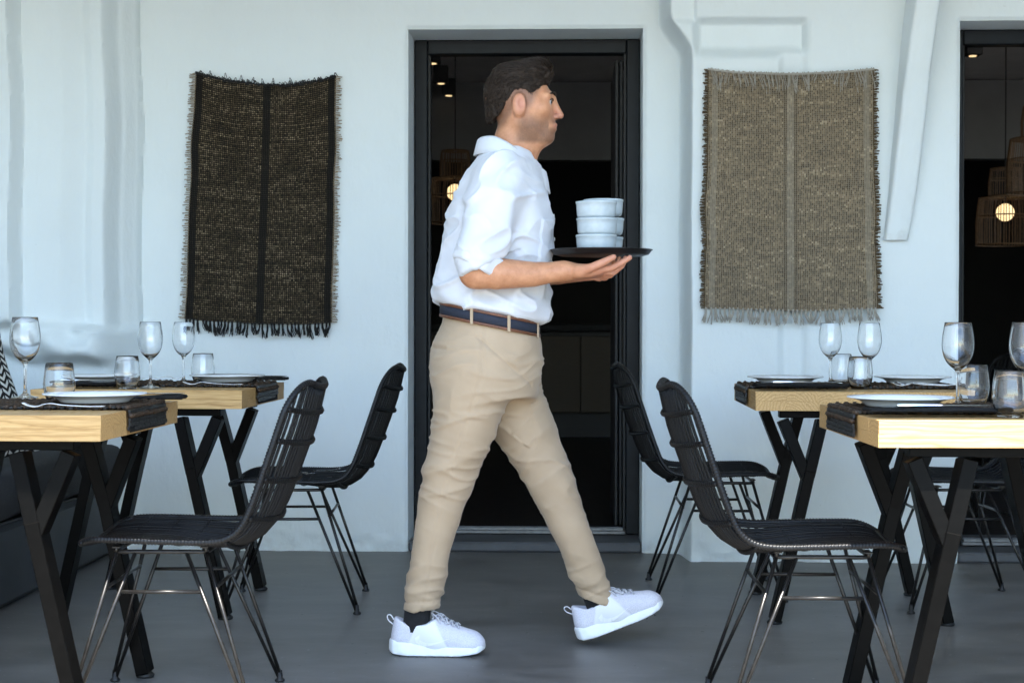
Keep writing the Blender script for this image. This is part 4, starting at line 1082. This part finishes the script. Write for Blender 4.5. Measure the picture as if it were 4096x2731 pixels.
    def hl(x, y, z):
        xx = x-HC[0]; zz = z-HC[2]; xr = xx.ravel()
        zl = np.interp(xr, [-.2, -.085, -.06, -.04, -.020, .012, .024, .034, .052, .064, .085, .2], [-.060, -.052, -.030, .002, .034, .036, .020, .020, .038, .054, .066, .080])
        return (zl[:, None, None]-zz)*.8
    h.cut(hl); V, Q = h.mesh(1); N = normals(V, Q); p = V-HC
    top = sstep(.05, .10, p[:, 2])
    dsp = (vnoise(np.stack([p[:, 0]*28, p[:, 1]*150, p[:, 2]*90], -1))-.4)*(.004+.010*top)+(vnoise(np.stack([p[:, 0]*55, p[:, 1]*60, p[:, 2]*60], -1))-.5)*.004
    dsp = np.where(top > .3, dsp, np.maximum(dsp, -.0006))
    hair = sdf_obj('hair', V+N*dsp[:, None], Q, M['hair'], body)
    mb = MB(); rg = np.random.RandomState(5); cand = rg.choice(len(V), min(len(V), 3400), False)
    for i in cand:
        q = V[i]+N[i]*.001; pl = q-HC; tp = float(sstep(.045, .10, pl[2])*sstep(-.085, -.015, pl[0])); fr = float(sstep(.02, .09, pl[0]))
        if N[i] @ np.array((pl[0], pl[1], pl[2]-.0)) < -.01: continue
        ln = (.007+.030*tp)*rg.uniform(.7, 1.2); comb = np.array((-.45*(1-tp)-.9*tp, 0, -.85*(1-tp)+.10*tp+.35*fr*tp))+rg.normal(0, .16, 3)
        comb = comb-N[i]*(comb@N[i])*.85; comb /= np.linalg.norm(comb)+1e-9
        lift = N[i]*(.0006+.0075*tp*rg.rand()*(.3+.7*fr))
        mb.tube([q-N[i]*.002, q+comb*ln*.5+lift, q+comb*ln+lift*.6], [.0011, .0010, .0004], 3, cap=False)
    mb.obj('strands', M['hair'], hair)
    # ---- shirt
    hem = lambda x: 1.000-.20*(x+.07)
    f = Field((-.31, -.34, .90), (.20, .34, 1.56), .0046)
    rows = [(1.505, .035, -.085, .075), (1.47, .062, -.108, .115), (1.44, .080, -.128, .165), (1.40, .097, -.152, .195), (1.33, .114, -.186, .198), (1.27, .124, -.205, .192), (1.20, .118, -.212, .182), (1.13, .110, -.224, .176), (1.07, .104, -.230, .172), (1.03, .101, -.227, .170), (.98, .096, -.215, .166), (.92, .09, -.22, .168)]
    f.prof(rows, .01)
    def sleeve(sgn, P, rr):
        f.chain([(p[0], p[1]*sgn, p[2]) for p in P], rr, .035)
    sleeve(1, [(-.035, -.165, 1.405), (-.055, -.205, 1.30), (-.085, -.228, 1.200), (-.098, -.236, 1.166)], [.074, .076, .070, .067])
    sleeve(-1, [(-.03, -.165, 1.405), (-.045, -.21, 1.30), (-.058, -.236, 1.165)], [.074, .074, .066])
    f.cut(lambda x, y, z: (hem(x)-z)*.97)
    # sleeve ends are cut square to the arm
    f.cut(lambda x, y, z: np.where((y < -.165) & (z < 1.22), (1.138+.45*(x+.10)-z)*.9, -1))
    V, Q = f.mesh(1); N = normals(V, Q)
    x, y, z = V.T
    warp = vnoise(V*9)*1.6
    d1 = 1-2*np.abs(vnoise(np.stack([x*6+z*5, y*6, z*17-x*9+warp], -1))-.5)
    d2 = 1-2*np.abs(vnoise(np.stack([x*10-z*8+4, y*10, z*26+x*12+warp*1.3], -1))-.5)
    d3 = vnoise(V*5+3)-.5
    low = sstep(1.16, 1.02, z); arm = sstep(-.15, -.19, y)
    dsp = (d1**3-.25)*(.010+.010*low+.004*arm)+(d2**3-.25)*.0075*(.6+.8*low)+d3*.008
    # waist blouses out over the belt, then turns under
    dsp += .012*np.exp(-((z-hem(x)-.035)/.030)**2)-.02*np.exp(-((z-hem(x))/.010)**2)
    # chest pocket edge and button placket
    pk = sstep(.070, .078, x)*(y < -.02)*(y > -.13)*sstep(1.285, 1.279, z)*sstep(1.15, 1.156, z); dsp += pk*.004
    dsp += .003*(np.abs(y) < .016)*(x > .02)
    shirt = sdf_obj('shirt', V+N*dsp[:, None], Q, M['shirt'], body)
    # rolled cuffs
    for sgn, c, ax, r in ((1, (-.100, -.236, 1.158), (-.45, -.12, -1), .060), (-1, (-.058, .240, 1.158), (0, .1, -1), .058)):
        ax = np.array(ax, float); ax /= np.linalg.norm(ax); u = np.cross(ax, (0, 1, 0)); u /= np.linalg.norm(u); w = np.cross(ax, u); mb = MB()
        V_, F_ = [], []; n = 40; pr = [(.0, -.030), (.006, -.030), (.009, -.020), (.0085, 0.0), (.009, .018), (.005, .026), (-.004, .026), (-.008, .018), (-.010, -.01)]
        for i in range(n):
            a = 2*math.pi*i/n; d = u*math.cos(a)+w*math.sin(a); wob = .004*math.sin(3*a+1)+.003*math.sin(7*a)
            for (dr, dz) in pr: V_.append(np.array(c)+d*(r+dr+wob)+ax*(dz+.004*math.sin(2*a)))
            for k in range(len(pr)):
                q = (k+1) % len(pr); j = (i+1) % n; F_.append((i*len(pr)+k, i*len(pr)+q, j*len(pr)+q, j*len(pr)+k))
        mb.add(V_, F_); mb.obj('rolled_cuff', M['shirt'], shirt, smooth=True)
    # collar: a stand and a folded leaf with two points
    V_, F_ = [], []; n = 60; prf = [(-.004, -.030), (-.002, .0), (.000, .012), (.005, .017), (.010, .012), (.016, -.010), (.022, -.034)]
    for i in range(n+1):
        a = -math.pi+2*math.pi*i/n; fr = (1+math.cos(a))/2 if False else (1-math.cos(math.pi-abs(a)))/2
        # a = +-pi is the front opening, a = 0 the nape
        g = abs(a)/math.pi; c, s = -math.cos(a), math.sin(a)
        cx = -.018+.018*g; rx, ry = .074, .073
        zc = 1.513-.095*sstep(.25, 1, g)
        for q, (dr, dz) in enumerate(prf):
            ext = 1+ (.55*sstep(.72, .96, g) if q >= 5 else 0)
            V_.append((cx+c*(rx+dr*1.0+(.016*sstep(.6, 1, g))), s*(ry+dr), zc+dz*ext))
        if i:
            for q in range(len(prf)-1): m = len(prf); F_.append(((i-1)*m+q, (i-1)*m+q+1, i*m+q+1, i*m+q))
    V_ = np.array(V_); mb = MB(); mb.add(V_, F_); o = mb.obj('collar', M['shirt'], shirt, smooth=True)
    sm = o.modifiers.new('thickness', 'SOLIDIFY'); sm.thickness = .003
    for z in (1.37, 1.30, 1.23, 1.16, 1.09):
        xx = np.interp(z, [r[0] for r in sorted(rows)], [r[1] for r in sorted(rows)])
        mb = MB(); mb.lathe([(0, -.001), (.0055, -.001), (.006, .001), (.004, .002), (0, .0016)], 10); mb.obj('button', M['china'], shirt, (xx+.006, 0, z), (0, R(90), 0))
    # ---- trousers
    f = Field((-.40, -.24, .09), (.34, .24, 1.03), .0050)
    f.prof([(1.02, .072, -.200, .158), (.97, .078, -.212, .164), (.92, .088, -.236, .172), (.86, .094, -.247, .176), (.80, .086, -.240, .176), (.76, .07, -.22, .172)], .03)
    f.chain([(-.105, -.085, .83), (-.140, -.084, .68), (-.195, -.076, .50), (-.235, -.072, .32), (-.272, -.070, .115)], [.110, .095, .072, .056, .052], .045)
    f.chain([(-.045, .085, .83), (.037, .085, .66), (.122, .080, .485), (.192, .079, .32), (.264, .079, .125)], [.108, .091, .068, .055, .051], .045)
    f.cut(lambda x, y, z: np.where(y < 0, .134+.08*(x+.27)-z, .134-.30*(x-.245)-z)*.95)
    f.cut(lambda x, y, z: (z-(1.012-.20*(x+.07)))*.97)
    V, Q = f.mesh(1); N = normals(V, Q); x, y, z = V.T
    warp = vnoise(V*7)*1.8; lead = y > 0
    kz = np.exp(-((z-.52)/.085)**2)+.9*np.exp(-((z-.20)/.06)**2)+.75*np.exp(-((z-.70)/.09)**2)+.5*np.exp(-((z-.86)/.05)**2)
    sl = np.where(lead, .55, -.35)
    e1 = 1-2*np.abs(vnoise(np.stack([x*5, y*5, (z+sl*x)*22+warp], -1))-.5)
    e2 = 1-2*np.abs(vnoise(np.stack([x*9+7, y*9, (z-sl*x*.6)*34+warp*1.4], -1))-.5)
    e3 = vnoise(V*6+11)-.5
    dsp = (e1**3-.25)*(.0016+.0064*kz)+(e2**3-.25)*(.0014+.0055*kz)+e3*.005
    pocket = np.exp(-((z-.905+(x+.06)*.9)/.006)**2)*(np.abs(y) > .10)*(x > -.10)*(x < .06); dsp -= .005*pocket
    back = np.exp(-((z-.905)/.005)**2)*(x < -.14)*(np.abs(y) > .04)*(np.abs(y) < .14); dsp -= .006*back
    side = np.exp(-((x-np.where(lead, np.interp(z, [.1, .5, .83], [.264, .122, -.045]), np.interp(z, [.1, .5, .83], [-.275, -.195, -.085])))/.0045)**2)*(np.abs(y) > .1); dsp -= .003*side
    hemr = np.where(lead, .134-.30*(x-.245), .134+.08*(x+.27)); dsp -= .004*np.exp(-((z-hemr-.028)/.004)**2)
    trousers = sdf_obj('trousers', V+N*dsp[:, None], Q, M['chino'], body)
    # ---- belt
    def band(name, z0, z1, g, mat, par):
        V_, F_ = [], []; n = 72
        for i in range(n):
            a = 2*math.pi*i/n; c, s = math.cos(a), math.sin(a)
            e = (abs(c)**2.3+abs(s)**2.3)**(-1/2.3)
            for (gg, zz) in ((g-.004, z0), (g, z0), (g+.0006, (z0+z1)/2), (g, z1), (g-.004, z1)):
                X = -.066+(.142+gg)*c*e; V_.append((X, (.166+gg)*s*e, 1.0-.20*(X+.07)+zz))
            for q in range(5):
                r = (q+1) % 5; j = (i+1) % n; F_.append((i*5+q, j*5+q, j*5+r, i*5+r))
        mb = MB(); mb.add(V_, F_); return mb.obj(name, mat, par, smooth=True)
    belt = band('belt', -.026, .010, .008, M['navy'], body)
    band('belt_edge', -.031, -.023, .0095, M['leather'], belt); band('belt_edge', .004, .012, .0095, M['leather'], belt)
    for a in (-1.9, -1.2, -.45, .6, 1.4, 2.4):
        c, s = math.cos(a), math.sin(a); e = (abs(c)**2.3+abs(s)**2.3)**(-1/2.3); X = -.066+.154*c*e; Y = .178*s*e; mb = MB()
        mb.box((0, 0, 0), (.004, .009, .048), bev=.001); mb.obj('belt_loop', M['chino'], trousers, (X, Y, 1.0-.20*(X+.07)-.010), (0, 0, a))
    # ---- shoes
    g = Field((-.11, -.07, -.005), (.22, .07, .15), .0036)
    g.rc((-.048, 0, .046), (.05, 0, .046), .034, .040, .02); g.rc((.05, 0, .044), (.145, .006, .034), .040, .037, .03); g.ell((.150, .006, .030), (.044, .041, .030), .02)
    g.rc((-.030, 0, .085), (.020, 0, .080), .034, .036, .03); g.rc((.020, 0, .082), (.105, .002, .048), .034, .030, .03); g.rc((-.052, 0, .050), (-.056, 0, .100), .028, .020, .02)
    g.cut(lambda x, y, z: np.maximum(.018-z, z-np.interp(x.ravel(), [-.11, -.07, -.03, .02, .05, .2], [.112, .110, .088, .092, .108, .12])[:, None, None]))
    g.ell((-.012, 0, .112), (.042, .027, .040), .006, True)
    SV, SQ = g.mesh(2); N = normals(SV, SQ); x, y, z = SV.T
    seam = np.exp(-((x-.085+.5*(z-.03))/.003)**2)*(z < .08)+np.exp(-((x+.042-.45*(z-.02))/.003)**2); SV = SV-N*(.0018*seam)[:, None]
    gs = Field((-.12, -.07, -.01), (.23, .08, .06), .0036)
    def solef(x, y, z):
        cxs = np.interp(x.ravel(), [-.086, -.05, .03, .11, .15, .196], [0, 0, .0, .005, .007, .007]); w = np.interp(x.ravel(), [-.12, -.092, -.088, -.078, -.05, .02, .10, .15, .175, .188, .196, .23], [-.06, -.002, .012, .028, .037, .038, .046, .046, .038, .024, -.002, -.07])
        d = np.abs(y-cxs[:, None, None])-w[:, None, None]
        top = np.interp(x.ravel(), [-.1, -.06, .0, .10, .16, .2], [.048, .044, .034, .026, .027, .040])[:, None, None]; bot = np.interp(x.ravel(), [-.1, -.075, -.04, .12, .17, .2], [.012, .003, 0, 0, .006, .018])[:, None, None]
        fl = np.clip((top-z)/.03, 0, 1)*.004
        return np.maximum(d-fl, np.maximum(bot-z, z-top))*.8
    gs.put(solef, (-.1, -.06, 0), (.2, .06, .05), .004); LV, LQ = gs.mesh(4)
    def topz(xx, yy):
        m = (np.abs(SV[:, 0]-xx) < .006) & (np.abs(SV[:, 1]-yy) < .006)
        return float(SV[m, 2].max()) if m.any() else .09
    mesh_zone = np.clip(sstep(.080, .088, SV[:, 0]+.5*(SV[:, 2]-.03))+sstep(-.034, -.042, SV[:, 0]-.45*(SV[:, 2]-.02)), 0, 1)
    def shoe(loc, rot, mir):
        sc = (1, mir, 1)
        o = sdf_obj('shoe', SV*np.array(sc), SQ if mir > 0 else SQ[:, ::-1], M['shoe_upper'], body, attr={'mesh': mesh_zone}); o.location = loc; o.rotation_euler = rot
        so = sdf_obj('sole', LV*np.array(sc), LQ if mir > 0 else LQ[:, ::-1], M['sole'], o)
        mb = MB()
        for i in range(9): mb.box((-.055+i*.026, 0, -.0008), (.004, .086, .0025))
        mb.obj('sole_groove', M['bench_base'], so)
        mb = MB()
        for i in range(5):
            xx = .040+i*.016; w = .022
            for s in (-1, 1): mb.tube(cr([(xx, -s*w, topz(xx, -s*w)+.001), (xx+.004, -s*w*.45, topz(xx+.004, -s*w*.45)+.004), (xx+.009, s*w*.45, topz(xx+.009, s*w*.45)+.004), (xx+.014, s*w, topz(xx+.014, s*w)+.001)], 4), .0026, 5)
        zt = topz(.036, 0)
        for s in (-1, 1): mb.tube(cr([(.040, 0, zt+.004), (.038, s*.016, zt+.020), (.058, s*.032, zt+.006), (.064, s*.026, zt-.010), (.044, s*.004, zt+.003)], 6), .0022, 5); mb.tube(cr([(.040, 0, zt+.004), (.062, s*.014, topz(.062, s*.014)+.008), (.085, s*.030, topz(.085, s*.030)+.004)], 5), .0021, 5)
        mb.obj('laces', M['lace'], o, smooth=True)
        mb = MB(); mb.tube(cr([(-.078, 0, .085), (-.093, 0, .098), (-.096, 0, .112), (-.086, 0, .113), (-.077, 0, .100)], 5), .005, 6, flat=.3); mb.obj('heel_tab', M['shoe'], o, smooth=True)
        # the curved tick on the flank, white on white
        for s in (-1,):
            P = [(.098, .044), (.060, .036), (.020, .036), (-.002, .050), (.006, .063), (-.012, .046), (.010, .022), (.050, .026)]
            Lp = np.array([(.092, .054), (.050, .037), (.018, .030), (-.004, .038), (-.010, .054)]); Up = np.array([(.092, .054), (.052, .043), (.022, .042), (.006, .050), (.004, .064)])
            a, b = cr(Lp, 5), cr(Up, 5); V_ = []
            def surf(xz):
                xx, zz = xz; m = (np.abs(SV[:, 0]-xx) < .005) & (np.abs(SV[:, 2]-zz) < .005) & (SV[:, 1] < 0)
                return (SV[m, 1].min() if m.any() else -.04)-.0012
            for q in range(len(a)): V_ += [(a[q][0], surf(a[q])*mir if mir > 0 else surf(a[q]), a[q][1]), (b[q][0], surf(b[q]), b[q][1])]
            mb = MB(); mb.add(V_, [(2*q, 2*q+2, 2*q+3, 2*q+1) for q in range(len(a)-1)]); mb.obj('logo_mark', M['swoosh'], o)
    shoe((-.272, -.07, .002), (0, 0, R(-3)), 1)
    shoe((.290, .08, .040), (0, R(-21), R(2)), 1)
    mb = MB(); mb.tube(cr([(-.285, -.07, .07), (-.280, -.07, .11), (-.275, -.07, .17)], 6), .039, 16); mb.obj('sock', M['sock'], body, smooth=True)
    mb = MB(); mb.tube(cr([(.280, .08, .085), (.264, .08, .13), (.245, .08, .19)], 6), .040, 16); mb.obj('sock', M['sock'], body, smooth=True)
waiter()
# ------------------------------------------------------------------ tray and what stands on it
TX, TY, TZ2 = .262, PY-.085, 1.1765
mb = MB(); mb.lathe([(0, 0), (.125, 0), (.140, .004), (.149, .016), (.1515, .0165), (.1505, .0185), (.147, .0185), (.138, .0085), (.124, .0045), (0, .0045)], 56)
o = mb.obj('serving_tray', simple('black_tray_plastic', (.010, .010, .011), .38, 0, 30, .3), None, (TX, TY, TZ2), smooth=True); tag(o, 'round black serving tray carried on the waiter hands', 'tray')
def cup_mesh():
    mb = MB(); mb.lathe([(0, .003), (.036, .003), (.038, 0), (.043, 0), (.048, .003), (.0535, .007), (.0560, .014), (.0575, .032), (.0582, .046), (.0600, .0475), (.0600, .0525), (.0588, .0530), (.0560, .051), (.0550, .032), (.0530, .016), (.046, .010), (0, .009)], 44); return mb.mesh('bowl', M['cup'], True)
CUP = cup_mesh()
pos = {0: 'lowest', 1: 'second', 2: 'third', 3: 'top'}
for (dx, dy, n, nm) in ((-.018, -.062, 3, 'nearer'), (.010, .062, 3, 'further')):
    for i in range(n):
        l = f'pale bowl, {("bottom", "middle", "top")[i]} of the {nm} stack on the tray'
        put('bowl', CUP, TX+dx+.002*(i % 2), TY+dy, TZ2+.0050+i*(.0480 if nm == 'nearer' else .0560), l, 'bowl', 'pale bowls stacked on the tray', i*1.1)
